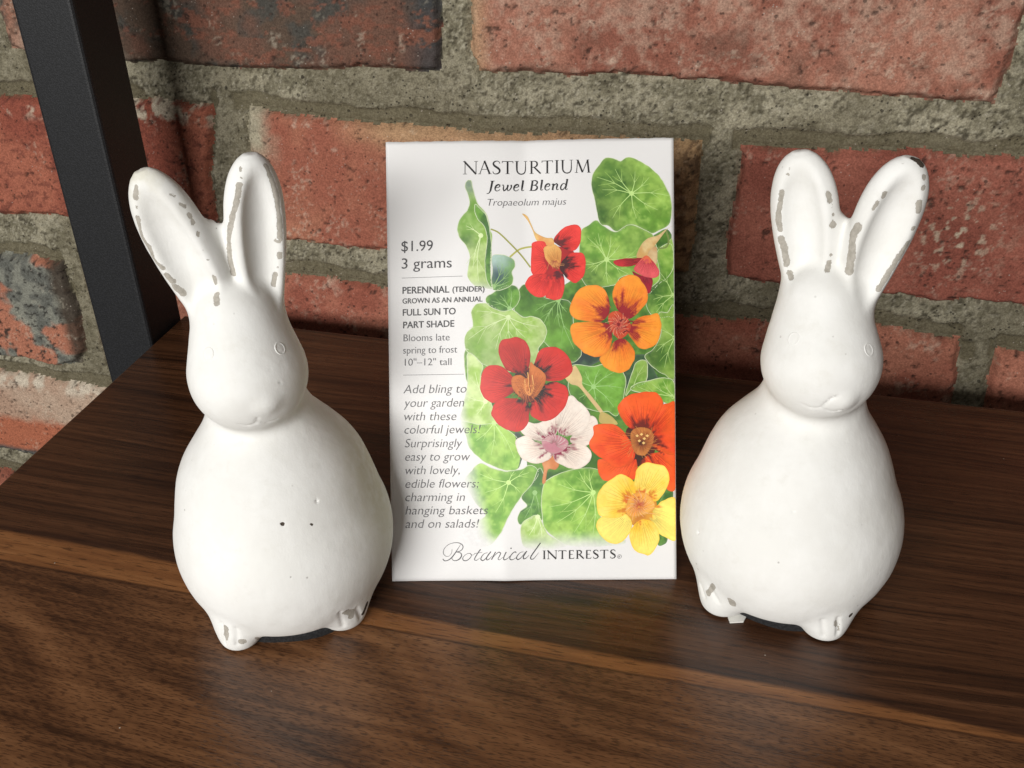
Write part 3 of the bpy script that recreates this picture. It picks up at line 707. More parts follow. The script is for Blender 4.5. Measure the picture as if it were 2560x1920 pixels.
g = NT('coated packet paper'); p = g.coord()
PAPER = g.out((.775, .765, .76), .46, g.bump(g.noise(p, 400, 3), .05, .0002), Specular_IOR_Level=.5)
g = NT('printed ink'); p = g.coord()
a = g.attr('tint'); f = g.noise(p, 900, 4, .6)
INK = g.out(g.mix(1., a, g.mix(g.step(f, .3, .7), (.95, .95, .95), (1.04, 1.04, 1.04)), 'MULTIPLY'), .48, Specular_IOR_Level=.5)
# pouch: printed front sheet and back sheet sealed round the rim
nu, nv = 84, 128
U, Vv = np.meshgrid(np.linspace(0, PW, nu), np.linspace(0, PH, nv)); uv = np.stack([U, Vv], -1).reshape(-1, 2)
tr = .12*np.sin(uv[:, 0]*.9)+.10*np.sin(uv[:, 0]*2.3)
uv2 = uv.copy(); uv2[:, 1] += np.where(uv[:, 1] > PH-.5, tr*.5, 0)
fr = lift(uv2, 0.)
bk = np.stack([uv2[:, 0], uv2[:, 1], -1.4*(np.clip(4*uv[:, 0]/PW*(1-uv[:, 0]/PW), 0, 1)**.75*np.clip(4*uv[:, 1]/PH*(1-uv[:, 1]/PH), 0, 1)**.6)-.25], -1)/1000.
bk[:, 2] = np.minimum(bk[:, 2], fr[:, 2]-.0003)
I = np.arange(nu*nv).reshape(nv, nu)
Ff = np.stack([I[:-1, :-1], I[:-1, 1:], I[1:, 1:], I[1:, :-1]], -1).reshape(-1, 4)
rim = np.concatenate([I[0, :], I[1:, -1], I[-1, -2::-1], I[-2:0:-1, 0]])
n0 = nu*nv; rn = np.roll(rim, -1)
Fs = np.stack([rim, rim+n0, rn+n0, rn], -1)
mesh_obj('pouch', np.concatenate([fr, bk]), np.concatenate([Ff, Ff[:, ::-1]+n0, Fs]), PAPER, pk)

def cdt(outline, interior):
    """fill a closed outline, with extra inner points, by triangles"""
    n = len(outline)
    vs, es, fs, *_ = delaunay_2d_cdt([Vector(x) for x in outline]+[Vector(x) for x in interior], [(i, (i+1) % n) for i in range(n)], [], 1, 1e-5)
    return np.array([tuple(v) for v in vs]), [tuple(f) for f in fs]
def smooth_loop(p, step=.5, closed=True, tens=.5):
    p = np.asarray(p, float); n = len(p); out = []
    for i in range(n if closed else n-1):
        a, b = p[i], p[(i+1) % n]
        pa = p[i-1] if closed or i > 0 else a; pb = p[(i+2) % n] if closed or i+2 < n else b
        k = max(1, int(np.linalg.norm(b-a)/step))
        t = np.arange(k)[:, None]/k; t2 = t*t; t3 = t2*t
        m0 = (b-pa)*tens; m1 = (pb-a)*tens
        out.append((2*t3-3*t2+1)*a+(t3-2*t2+t)*m0+(-2*t3+3*t2)*b+(t3-t2)*m1)
    if not closed: out.append(p[-1:])
    return np.concatenate(out)
class Print:
    """collects coloured pieces lying on the packet and links them as one child"""
    def __init__(self): self.v = []; self.f = []; self.c = []; self.n = 0
    def add(self, uv, faces, col, off):
        self.v.append(lift(uv, off)); self.c.append(col); self.f += [tuple(i+self.n for i in f) for f in faces]; self.n += len(uv)
    def fill(self, pts, colfn, grid=.62, wob=.0, raw=False):
        o = smooth_loop(art(pts), .45)
        if wob:
            nn = fbm(o/1.6, 3, 2)-.5; mm = fbm(o/1.6+31, 4, 2)-.5; o = o+wob*np.stack([nn, mm], -1)
        o[:, 0] = np.clip(o[:, 0], .15, PW-.15)
        lo, hi = o.min(0), o.max(0)
        gx, gy = np.meshgrid(np.arange(lo[0], hi[0], grid), np.arange(lo[1], hi[1], grid*.87))
        gx[1::2] += grid/2; q = np.stack([gx, gy], -1).reshape(-1, 2)
        q = q[poly_sdf(q, o) < -.22]
        uvv, fs = cdt(o, q)
        de = np.abs(poly_sdf(uvv, o))
        self.add(uvv, fs, np.clip(colfn(uvv, de), 0, 1), next_off())
        return o
    def stroke(self, pts, w0, w1=None, col=(0, 0, 0), off=None, curve=True, wmid=None, sheet=True, col2=None):
        """ribbon along a path; widths in mm"""
        p = art(pts) if sheet else np.asarray(pts, float)
        p = smooth_loop(p, .3, False) if curve and len(p) > 2 else np.concatenate([np.linspace(a, b, max(2, int(np.linalg.norm(b-a)/.6)+1))[:-1] for a, b in zip(p[:-1], p[1:])]+[p[-1:]])
        w1 = w0 if w1 is None else w1; n = len(p); t = np.linspace(0, 1, n)
        wd = w0+(w1-w0)*t if wmid is None else np.where(t < .5, w0+(wmid-w0)*sstep(0, .5, t), wmid+(w1-wmid)*sstep(.5, 1, t))
        d = np.gradient(p, axis=0); d /= np.linalg.norm(d, axis=1, keepdims=True)+1e-9
        nn = np.stack([-d[:, 1], d[:, 0]], -1)
        uvv = np.concatenate([p+nn*wd[:, None]/2, p-nn*wd[:, None]/2]); uvv[:, 0] = np.clip(uvv[:, 0], .15, PW-.15)
        fs = [(i+n, i+n+1, i+1, i) for i in range(n-1)]
        cc = np.array(col)[None]+np.zeros((2*n, 3))
        if col2 is not None: cc = mixc(cc, np.array(col2)[None], np.concatenate([t, t]))
        self.add(uvv, fs, cc, (off if off is not None else .02+LAY[0]+.00015*(1+len(self.v) % 6)))
    def done(self, name, label=None):
        o = mesh_obj(name, np.concatenate(self.v), self.f, INK, pk, True, {'tint': np.concatenate(self.c)})
        if label: o['label'] = label
        return o

WHITE = np.array((.775, .765, .76))
def G(*c): return C(*c)
def leaf(pts, centre, veins, c1, c2, dark=None, fade=None, rim=True, seed=0, wob=.25, name='printed_leaf'):
    pr = Print(); ctr = art([centre])[0]
    def colf(uv, de):
        n = fbm(uv/5, seed+1, 4); m = fbm(uv/1.7, seed+2, 4, .6)
        r = np.linalg.norm(uv-ctr, axis=-1); rr = r/(r.max()+1e-6)
        c = mixc(c1, c2, sstep(.3, .7, n+.25*(rr-.5)))
        c = mixc(c, c1*.68, sstep(.52, .75, m)*.42)
        c = mixc(c, c2*1.15+.03, sstep(.50, .30, m)*.5)
        a = np.arctan2(uv[:, 1]-ctr[1], uv[:, 0]-ctr[0])
        c = mixc(c, c*.75, (.5+.5*np.cos(a*9+seed))*sstep(.1, .5, rr)*.35)
        if dark is not None:
            for p, rad, cd_, am in dark:
                q = art([p])[0]; c = mixc(c, np.array(cd_), am*np.exp(-(np.linalg.norm(uv-q, axis=-1)/rad)**2)*(.5+.8*m))
        c = mixc(c, c*.6+.2, sstep(.7, .0, de)*.25)
        if fade is not None:
            for p, d, wdt in fade:       # prints away to bare paper past a line
                q = art([p])[0]; t = ((uv-q)@np.array(d))/wdt; c = mixc(c, WHITE, sstep(0, 1, t+.25*(n-.5)))
        return c
    o = pr.fill(pts, colf, wob=wob)
    def fadecol(p, col):
        if fade is None: return np.array(col)
        k = 0.
        for q0, d, wdt in fade: k = max(k, float(sstep(0, 1, ((p-art([q0])[0])@np.array(d))/wdt)))
        return np.array(col)*(1-k)+WHITE*k
    vc = np.clip(c2*1.05+.15, 0, 1)
    for v in veins:
        q = art([v])[0]; bend = np.array([-(q-ctr)[1], (q-ctr)[0]])*.05*(1 if (v[0]*7+v[1]) % 2 else -1)
        m = ctr+(q-ctr)*.5+bend
        pr.stroke([ctr, m, q], .27, .08, fadecol(ctr, vc), sheet=False, col2=fadecol(q, vc*.9))
        for s in (1, -1):      # side veins
            e = m+(q-m)*.75+np.array([-(q-ctr)[1], (q-ctr)[0]])*.20*s
            pr.stroke([m, (m+e)/2+bend*.3, e], .16, .06, fadecol(m, vc*.85), sheet=False, col2=fadecol(e, c2))
    pr.fill([tuple(np.array(centre)+18*np.array((math.cos(t), math.sin(t)))) for t in np.linspace(0, 6.28, 9)[:-1]], lambda uv, de: np.zeros((len(uv), 3))+fadecol(ctr, vc)) if veins else None
    if rim:
        oo = np.concatenate([o, o[:1]]); n = len(oo)
        cols = np.array([fadecol(x, (.62, .70, .46)) for x in oo])
        d = np.gradient(oo, axis=0); d /= np.linalg.norm(d, axis=1, keepdims=True)+1e-9
        nn = np.stack([-d[:, 1], d[:, 0]], -1); wv = .08+.13*fbm(oo/3, seed+9, 2)
        uvv = np.concatenate([oo+nn*wv[:, None]/2, oo-nn*wv[:, None]/2]); uvv[:, 0] = np.clip(uvv[:, 0], .15, PW-.15)
        pr.add(uvv, [(i+n, i+n+1, i+1, i) for i in range(n-1)], np.concatenate([cols, cols]), .02+LAY[0]+.0011)
    return pr.done(name)
def petal(pr, pts, base, c1, c2, throat=None, tr=(.0, .45), streak=.7, seed=0, edge=None, nst=18):
    """base: the sheet point where the petal meets the flower's heart"""
    b = art([base])[0]
    def colf(uv, de):
        r = np.linalg.norm(uv-b, axis=-1); rr = r/r.max()
        a = np.arctan2(uv[:, 1]-b[1], uv[:, 0]-b[0])
        st = fbm(np.stack([a*nst/3, r*.12], -1), seed+3, 3); n = fbm(uv/3.2, seed, 4)
        c = mixc(c1, c2, sstep(.2, .8, .5+.5*(n-.5)+.45*(rr-.5)+.3*(st-.5)))
        c = mixc(c, c*.62, sstep(.55, .75, st)*streak*sstep(.95, .3, rr))
        c = mixc(c, np.clip(c*1.18+.02, 0, 1), sstep(.5, .28, st)*.5)
        if throat is not None:
            k = sstep(tr[1]*.5+tr[0]*.5+.06, tr[1]*.5+tr[0]*.5-.06, rr+.75*(st-.5)); c = mixc(c, np.array(throat), k)
        c = mixc(c, np.array(edge) if edge is not None else c*.72, sstep(.42, .0, de)*.55)
        return c
    o = pr.fill(pts, colf, .5, wob=.3)
    r = np.linalg.norm(o-b, axis=-1); far = np.where(r > .72*r.max())[0]
    rg = np.random.RandomState(seed)
    for i in far[::max(1, len(far)//13)]:      # fine painted veins running out from the throat
        e = o[i]; f0, f1 = .30+.15*rg.rand(), .72+.2*rg.rand(); m = b+(e-b)*(f0+f1)/2
        off = np.array((-(e-b)[1], (e-b)[0]))*.03*(rg.rand()-.5)
        pr.stroke([b+(e-b)*f0, m+off, b+(e-b)*f1], .13, .05, c1*.66, sheet=False, col2=c1*.9)
    return o
def filaments(pr, ctr, rad, n, c1, c2, w=.16, seed=0, a0=0, a1=6.28):
    rg = np.random.RandomState(seed); c = np.array(ctr, float)
    for k in range(n):
        a = a0+(a1-a0)*(k+rg.rand()*.7)/n; L = rad*(.55+.6*rg.rand())
        e = c+L*np.array((math.cos(a), math.sin(a))); m = c+.55*L*np.array((math.cos(a+.25), math.sin(a+.25)))
        s = c+.18*L*np.array((math.cos(a), math.sin(a)))
        pr.stroke([s, m, e], w, w*.4, c1, col2=c2)

GD, GM, GL, GP = G(60, 108, 42), G(112, 166, 56), G(166, 206, 92), G(204, 226, 152)
INKD = G(40, 58, 44)
def wash(pts, c1, c2, seed=0, fade=None, name='printed_leaf', wob=.5):
    return leaf(pts, pts[0], [], c1, c2, None, fade, False, seed, wob, name)
# ---- foliage, from the back forwards
wash([(1020, 1140), (1200, 1190), (1420, 1060), (1640, 1060), (1960, 760), (2098, 810), (2110, 1650), (2115, 1760), (1990, 2100), (2060, 2560), (2070, 2600), (1900, 2780), (1560, 2540), (1150, 2560), (1050, 2300), (900, 2150), (700, 1660), (900, 1560)], GD*.85, GM*.75, 3)
wash([(1390, 1640), (1480, 1560), (1660, 1620), (1900, 1600), (1960, 1700), (1990, 1790), (1880, 1860), (1760, 1830), (1600, 1650), (1440, 1720)], G(48, 66, 62), G(60, 96, 58), 5)
leaf([(1640,210),(1700,225),(1730,237),(1762,213),(1812,212),(1870,240),(1920,270),(1962,302),(2010,352),(2050,420),(2080,490),(2092,560),(2085,640),(2060,690),(2000,725),(1950,745),(1900,722),(1830,690),(1770,690),(1740,720),(1690,730),(1640,692),(1590,685),(1570,640),(1555,560),(1540,490),(1525,430),(1525,360),(1545,310),(1580,260),(1610,222)], (1805,465),
     [(1690,295),(1830,310),(1930,350),(2075,480),(1990,580),(1840,640),(1670,640),(1600,440),(1560,350)], GM*.85, GL*.95, [((1560, 600), 7, GD*.6, .9), ((1740, 370), 5, GD*.7, .8), ((1620, 300), 6, GD, .6), ((1540, 430), 4, GD*.8, .7)], seed=11)
leaf([(1455,720),(1500,690),(1555,655),(1600,690),(1690,735),(1770,690),(1830,692),(1900,722),(1960,760),(1990,850),(2085,820),(2098,1000),(2000,1100),(1900,1180),(1840,1060),(1780,1040),(1720,1060),(1680,1110),(1500,1120),(1440,1000),(1440,800)], (1630,930),
     [(1500,780),(1570,745),(1660,760),(1720,830),(1890,890),(1780,1030),(1640,1100),(1520,1020),(1455,970)], GM*.9, GL*.92, [((1900, 850), 6, GD, .5), ((1500, 1080), 6, GD*.8, .8)], seed=12)
leaf([(1985,880),(2060,815),(2100,810),(2112,1290),(2060,1330),(1960,1330),(1910,1250),(1930,1140),(2005,1060)], (2100,1180), [(1960,1210),(2000,1010),(1980,1300)], GM*.95, GL*.85, [((1960, 1150), 6, GD*.7, .9)], seed=13)
leaf([(2000,1310),(2060,1300),(2112,1270),(2115,1750),(2040,1740),(1960,1690),(1900,1610),(1960,1560),(2015,1450)], (2112,1480), [(1980,1580),(2040,1690),(2010,1420)], GM*.85, GL*.85, [((1960, 1600), 6, GD*.7, .9)], seed=14)
leaf([(1020,1130),(1080,1110),(1200,1200),(1300,1205),(1380,1240),(1400,1400),(1450,1560),(1440,1620),(1380,1650),(1250,1560),(1170,1480),(1150,1370),(1040,1330),(980,1275)], (1290,1215), [(1220,1330),(1300,1400),(1350,1300),(1130,1290),(1180,1400),(1400,1560)], GM*.72, GM*1.05, [((1080, 1200), 6, GD*.7, .8), ((1330, 1230), 5, GD*.6, .8), ((1420, 1590), 4, GD*.6, .7)], seed=15)
leaf([(640,1560),(760,1660),(900,1700),(980,1800),(930,1860),(760,1900),(650,1780)], (700,1790), [(900,1720),(680,1620)], GM*.8, GL*.9, [((720, 1640), 5, GD, .6)], seed=16)
leaf([(680,1290),(720,1240),(800,1242),(890,1290),(960,1278),(1040,1332),(1100,1330),(1165,1350),(1195,1390),(1210,1440),(1190,1500),(1150,1560),(1165,1630),(1100,1690),(960,1720),(850,1700),(740,1650),(680,1600),(640,1560),(632,1490),(650,1440),(690,1400),(685,1340)], (940,1335),
     [(720,1290),(790,1420),(660,1490),(850,1560),(960,1520),(1060,1480),(1150,1400)], GL*.88, GP*.82, [((700, 1580), 6, GM*.8, .6), ((900, 1560), 8, GM, .4)], seed=17)
leaf([(830,1165),(880,1130),(960,1110),(1005,1130),(1020,1180),(1005,1240),(960,1278),(890,1290),(800,1250),(780,1200)], (950,1275), [(880,1180),(960,1150),(820,1220)], GD*1.1, GM, seed=18)
leaf([(825,910),(870,895),(930,905),(975,930),(985,980),(965,1020),(975,1060),(960,1110),(900,1140),(850,1145),(820,1120),(830,1010)], (835,1120), [(900,960),(960,1000),(950,1080)], GD*1.05, GM*.9, [((850, 920), 4, G(190, 214, 214), 1.), ((840, 1050), 3, G(50, 74, 96), .9)], seed=19)
leaf([(655,370),(675,372),(690,430),(720,530),(770,590),(800,660),(810,720),(825,760),(820,850),(815,950),(820,1100),(828,1135),(770,1130),(700,1110),(655,1050),(660,980),(670,900),(640,830),(600,780),(578,720),(590,660),(620,610),(650,580),(665,520),(650,460),(635,420),(640,385)], (745,760), [(690,1000),(640,690),(730,1080)], GL*.85, GP*.9, [((660, 690), 6, GM, .7), ((640, 790), 3, GD*.9, .7), ((655, 410), 3, G(110, 130, 130), .9), ((690, 560), 4, GM*.8, .8)],
     [((700, 1060), (0, -1), 5.)], seed=20)
leaf([(705,540),(730,560),(775,610),(800,680),(812,760),(822,850),(818,1000),(825,1120),(790,1080),(775,950),(790,800),(770,700),(720,640),(700,590)], (790,800), [], GD*1.1, GM, seed=21)
# lower foliage
leaf(B((640,0),(740,80),(730,170),(800,340),(830,470),(700,500),(600,470),(590,430),(610,350),(640,200)), B((760,330))[0], B((640,300),(700,420),(690,130)), GL*.95, GP, None, [(B((660, 300))[0], (-1, 0), 4.)], seed=31)
leaf(B((600,470),(720,490),(830,480),(920,530),(990,600),(1003,700),(985,795),(900,805),(800,772),(720,722),(650,650),(625,560)), B((820,480))[0], B((900,640),(800,700),(700,600),(960,720)), GM*1.15, GL*1.05, None, [(B((680, 560))[0], (-.9, -.1), 4.)], seed=32)
leaf(B((960,545),(1010,560),(1040,640),(1000,760),(985,790),(1000,690)), B((1000,600))[0], [], G(46, 60, 58), GD*.8, seed=33, rim=False)
leaf(B((1350,90),(1500,90),(1600,70),(1680,100),(1722,180),(1715,250),(1700,330),(1660,430),(1600,400),(1530,400),(1400,350),(1330,250)), B((1500,230))[0], B((1440,120),(1540,110),(1660,120),(1700,240),(1640,370),(1510,370),(1400,310),(1370,170)), GM*.75, GM*1.15, [(B((1380, 320))[0], 5, GD*.7, .8)], seed=34)
leaf(B((1865,60),(1862,190),(1770,240),(1720,290),(1760,150),(1800,60)), B((1770,240))[0], B((1850,80)), GM*.8, GL*.75, seed=35)
leaf(B((1755,250),(1800,210),(1900,185),(1990,172),(2055,205),(2060,360),(1960,330),(1850,280)), B((2050,300))[0], B((1800,230),(1900,210),(1980,190)), GM*.95, GL*.85, seed=36)
leaf(B((640,840),(720,760),(800,790),(900,812),(1000,800),(1060,770),(1110,790),(1125,830),(1080,900),(1000,1000),(920,1130),(860,1250),(780,1330),(650,1330),(605,1280),(640,1200),(760,1120),(690,1030),(620,900)), B((920,890))[0], B((720,830),(830,1100),(1060,820),(1000,960),(760,960),(960,810)), GM*1.1, GL*1.1, [(B((1000, 850))[0], 6, GM*.8, .7)], [(B((760, 900))[0], (-.95, -.2), 6.), (B((700, 1200))[0], (-.2, -1), 7.)], seed=37)
leaf(B((1130,790),(1160,830),(1165,900),(1150,1000),(1150,1150),(1100,1130),(1050,1160),(1000,1185),(980,1150),(1000,1090),(1045,1050),(1010,990),(1080,900)), B((1100,960))[0], B((1130,1100),(1030,1140)), GD*1.2, GM, seed=38)
leaf(B((1010,1180),(1060,1140),(1120,1120),(1160,1190),(1200,1260),(1320,1330),(1150,1365),(1030,1340),(1005,1260)), B((1120,1130))[0], B((1060,1260),(1150,1280)), GL*.9, GP*.95, None, [(B((1100, 1230))[0], (0, -1), 6.)], seed=39)
leaf(B((1165,900),(1220,850),(1320,810),(1430,790),(1530,800),(1600,850),(1580,1000),(1560,1150),(1720,1300),(1650,1330),(1500,1340),(1330,1330),(1230,1270),(1165,1200),(1150,1100),(1145,1000)), B((1500,960))[0], B((1260,900),(1400,810),(1200,1060),(1370,1240),(1500,1250),(1250,1170),(1470,800)), GM*1.1, GL*1.05, [(B((1550, 860))[0], 6, GD, .7)], [(B((1400, 1210))[0], (0, -1), 7.)], seed=40)
leaf(B((1960,1040),(2000,940),(2040,930),(2050,1010),(2000,1050)), B((2000,990))[0], [], GD, GM*.8, seed=41, rim=False)
leaf(B((1940,1240),(2010,1270),(2000,1320),(1950,1335)), B((1970,1290))[0], [], GD, GM*.8, seed=42, rim=False)
# ---- stems and bud
pr = Print()
pr.stroke([(815,715),(870,740),(950,815),(1030,900),(1095,985)], .42, .42, G(160, 160, 84))
pr.done('printed_stem'); pr = Print()
pr.stroke([(950,912),(1010,862),(1060,845),(1115,838)], .5, .5, G(180, 178, 92))
pr.done('printed_stem'); pr = Print()
pr.stroke([(2050,728),(2068,790),(2050,840),(1990,852)], .6, .4, G(122, 140, 76))
pr.done('printed_stem')
pr = Print()
pale = lambda c1, c2, s: (lambda uv, de: mixc(mixc(c1, c2, sstep(.3, .7, fbm(uv/3, s, 3))), c1*.7, sstep(.35, 0, de)*.5))
pr.fill(B((1305,165),(1340,120),(1375,85),(1420,165),(1425,220),(1490,300),(1565,400),(1550,415),(1480,330),(1400,232),(1345,212)), pale(G(226, 200, 140), G(214, 184, 130), 1))
pr.fill(B((1550,405),(1600,420),(1640,450),(1665,490),(1600,492),(1540,472)), pale(G(206, 190, 110), G(190, 170, 100), 2))
pr.done('printed_bud', 'pale yellow bud on a thin stalk in the print')
# ---- flowers
RD, RD2 = G(204, 28, 30), G(236, 58, 48)
pr = Print()
pr.fill([(1035,605),(1072,622),(1100,680),(1130,738),(1200,775),(1252,782),(1255,835),(1180,832),(1135,790),(1108,720),(1075,655)], pale(G(236, 196, 120), G(226, 160, 90), 3))
pr.fill([(1110,830),(1200,830),(1300,840),(1400,880),(1330,990),(1320,1060),(1250,1080),(1180,1060),(1120,1000)], pale(G(176, 24, 28), G(150, 20, 26), 33))
petal(pr, [(1255,800),(1290,740),(1340,700),(1400,685),(1440,700),(1452,750),(1440,820),(1400,868),(1350,860),(1290,830)], (1270,840), RD, RD2, G(96, 20, 24), (.12, .5), seed=51)
petal(pr, [(1250,1030),(1300,1010),(1330,1050),(1335,1130),(1310,1200),(1260,1212),(1200,1190),(1240,1120)], (1270,1000), RD*.9, RD2*.9, G(90, 16, 28), (.05, .4), seed=52)
petal(pr, [(1310,950),(1370,890),(1430,880),(1470,900),(1482,960),(1470,1040),(1430,1085),(1400,1097),(1350,1060),(1305,1000)], (1300,960), RD, RD2, G(64, 12, 18), (.25, .72), seed=53)
petal(pr, [(1110,810),(1160,800),(1200,812),(1205,860),(1190,930),(1210,990),(1190,1032),(1130,1050),(1100,1010),(1098,920),(1103,850)], (1240,930), RD, RD2, None, seed=54)
petal(pr, [(1100,1040),(1180,1030),(1240,1050),(1250,1090),(1230,1150),(1180,1195),(1120,1185),(1065,1130),(1060,1090)], (1230,1010), RD, RD2, G(150, 20, 30), (.0, .35), seed=55)
petal(pr, [(1190,850),(1240,826),(1280,832),(1312,872),(1305,950),(1285,1002),(1240,972),(1200,920)], (1290,990), G(214, 140, 66), G(232, 176, 96), G(150, 60, 34), (.0, .3), seed=56)
filaments(pr, (1262, 930), 75, 16, G(150, 60, 36), G(236, 170, 100), .14, 5, .4, 2.6)
pr.done('printed_flower', 'scarlet flower with a long pale spur near the top of the print')
pr = Print()
pr.fill([(2098,690),(2045,718),(1990,758),(1920,780),(1870,830),(1840,912),(1900,922),(1935,912),(1970,832),(2000,790),(2060,712)], pale(G(222, 196, 140), G(204, 160, 96), 4))
pr.fill([(1920,885),(1980,838),(1982,960),(1930,952)], pale(G(214, 186, 140), G(196, 150, 100), 5))
petal(pr, [(1810,1010),(1870,1040),(1950,1058),(1945,1130),(1925,1168),(1880,1120),(1840,1060)], (1880,1020), G(134, 18, 40), G(170, 26, 50), None, seed=57)
petal(pr, [(1678,942),(1740,925),(1850,920),(1905,926),(1850,960),(1780,980),(1700,972)], (1900,930), G(150, 22, 34), G(204, 44, 52), None, seed=58)
petal(pr, [(1880,922),(1920,900),(1970,960),(2002,1012),(1990,1050),(1940,1060),(1860,1032),(1820,990)], (1920,900), G(206, 60, 74), G(226, 92, 96), G(226, 110, 70), (.0, .4), seed=59)
pr.done('printed_flower', 'half-opened crimson flower hanging at the right edge of the print')
OR, OR2, MG = G(238, 112, 24), G(250, 156, 44), G(150, 26, 34)
pr = Print()
petal(pr, [(1580,1620),(1650,1560),(1690,1500),(1760,1490),(1820,1560),(1830,1610),(1820,1650),(1784,1701),(1723,1728),(1661,1711),(1600,1670)], (1715,1420), OR, OR2, MG, (.28, .62), seed=61)
petal(pr, [(1380,1390),(1450,1370),(1550,1370),(1650,1390),(1668,1470),(1650,1560),(1580,1612),(1500,1600),(1430,1550),(1385,1480)], (1700,1400), OR, OR2, MG, (.18, .44), seed=62)
petal(pr, [(1375,1260),(1400,1190),(1450,1130),(1530,1110),(1590,1120),(1635,1180),(1652,1260),(1640,1322),(1580,1372),(1500,1365),(1400,1340),(1373,1300)], (1700,1350), OR, OR2, MG, (.22, .55), seed=63)
petal(pr, [(1670,1180),(1690,1110),(1730,1060),(1800,1035),(1850,1050),(1880,1090),(1915,1150),(1915,1222),(1880,1272),(1820,1332),(1760,1345),(1690,1250)], (1735,1360), OR, OR2, MG, (.28, .62), seed=64)
petal(pr, [(1790,1400),(1850,1340),(1930,1320),(1990,1310),(2010,1350),(2015,1420),(1990,1510),(1930,1555),(1860,1552),(1810,1490),(1780,1440)], (1740,1390), OR, OR2, MG, (.24, .6), seed=65)
petal(pr, [(1640,1330),(1700,1290),(1760,1330),(1800,1390),(1780,1450),(1720,1490),(1670,1440)], (1720,1390), G(178, 40, 30), G(206, 80, 40), MG*.7, (.0, .5), seed=66)
filaments(pr, (1715, 1385), 85, 30, G(206, 74, 60), G(244, 190, 150), .13, 6)
for x, y in ((1800, 1372), (1745, 1360), (1770, 1440)): pr.stroke([(x-22, y+4), (x, y-10), (x+18, y)], .5, .3, G(120, 30, 30))
pr.done('printed_flower', 'big orange flower with dark red throat in the print')
WH, WH2, MA = G(226, 206, 192), G(240, 228, 216), G(140, 24, 66)
pr = Print()
pr.fill(B((1190,735),(1225,700),(1265,760),(1240,800),(1190,800),(1172,890),(1150,892),(1160,800),(1150,752)), pale(G(206, 124, 70), G(222, 150, 96), 7))
petal(pr, B((1480,430),(1530,480),(1510,560),(1480,620),(1400,650),(1340,600),(1380,540)), B((1260,610))[0], WH*.95, WH2, MA, (.30, .46), .25, seed=71, edge=WH*.85)
petal(pr, B((1000,520),(1040,470),(1110,480),(1240,440),(1252,540),(1200,600),(1130,600),(1030,562)), B((1220,620))[0], WH*.92, WH2, MA, (.2, .52), .25, seed=72, edge=WH*.85)
petal(pr, B((1235,450),(1270,380),(1340,290),(1400,330),(1460,390),(1480,450),(1440,530),(1370,560),(1290,562),(1250,520)), B((1225,610))[0], WH*.95, WH2, MA, (.22, .42), .25, seed=73, edge=WH*.85)
petal(pr, B((965,620),(990,580),(1050,565),(1110,610),(1200,650),(1228,690),(1180,740),(1100,757),(1010,720)), B((1230,640))[0], WH, WH2, MA, (.18, .50), .2, seed=74, edge=WH*.85)
petal(pr, B((1225,690),(1270,650),(1380,620),(1450,640),(1487,690),(1460,760),(1380,797),(1290,770),(1240,740)), B((1240,640))[0], WH, WH2, MA, (.18, .46), .2, seed=75, edge=WH*.85)
pr.fill(B((1150,600),(1220,560),(1300,580),(1330,620),(1290,670),(1220,690),(1160,650)), pale(G(206, 160, 160), G(190, 120, 134), 8))
filaments(pr, B((1230, 625))[0], 95, 26, G(150, 90, 96), G(236, 222, 214), .16, 8, -3.0, .4)
pr.done('printed_flower', 'off-white flower with magenta marks in the print')
DR, DR2 = G(176, 26, 24), G(216, 48, 38)
pr = Print(); BL = G(30, 14, 14)
pr.fill([(1010,1700),(1080,1690),(1160,1740),(1200,1800),(1190,1860),(1130,1930),(1070,1930),(1000,1880),(960,1820)], pale(G(70, 22, 18), G(40, 16, 14), 34))
petal(pr, [(1130,1640),(1160,1570),(1220,1545),(1290,1550),(1350,1600),(1390,1680),(1372,1740),(1300,1780),(1200,1782),(1150,1740),(1118,1690)], (1100,1770), DR, DR2, BL, (.22, .58), seed=81)
petal(pr, [(870,1560),(890,1500),(950,1482),(1010,1475),(1062,1505),(1092,1570),(1095,1640),(1075,1715),(1030,1732),(935,1710),(890,1640)], (1060,1760), DR*.9, DR2*.85, BL, (.05, .32), .9, seed=82)
petal(pr, B((730,180),(750,110),(800,80),(870,90),(920,130),(962,190),(950,262),(900,300),(820,342),(760,310),(728,250)), B((1020,230))[0], DR, DR2, BL, (.1, .36), seed=83)
petal(pr, B((800,410),(830,340),(880,310),(960,310),(1050,330),(1062,400),(1050,480),(1000,532),(930,530),(850,490),(812,440)), B((1050,290))[0], DR, DR2, BL, (.12, .36), seed=84)
petal(pr, B((1075,340),(1120,260),(1200,200),(1270,205),(1320,240),(1325,310),(1290,390),(1220,450),(1150,465),(1080,430),(1063,380)), B((1080,230))[0], DR, DR2, BL, (.30, .64), seed=85)
petal(pr, B((1070,60),(1100,85),(1165,140),(1168,200),(1130,270),(1070,332),(1000,300),(945,235),(945,165),(1000,150),(1050,170)), B((1060,330))[0], G(176, 84, 30), G(214, 124, 54), G(110, 40, 20), (.0, .4), .9, seed=86)
filaments(pr, B((1060, 240))[0], 130, 34, G(236, 150, 80), G(150, 60, 30), .16, 9)
for a in ((1050, 130), (1080, 150), (1030, 180)): pr.stroke(B((1065, 290), (a[0]+8, a[1]+80), a), .35, .2, G(226, 140, 70), col2=G(240, 190, 110))
pr.done('printed_flower', 'dark red flower with orange heart in the print')
SC, SC2 = G(222, 58, 18), G(246, 98, 32)
pr = Print(); BR_ = G(110, 30, 20)
pr.fill(B((1730,520),(1900,520),(1930,640),(1880,760),(1800,780),(1740,740)), pale(G(96, 34, 22), G(60, 30, 22), 35))
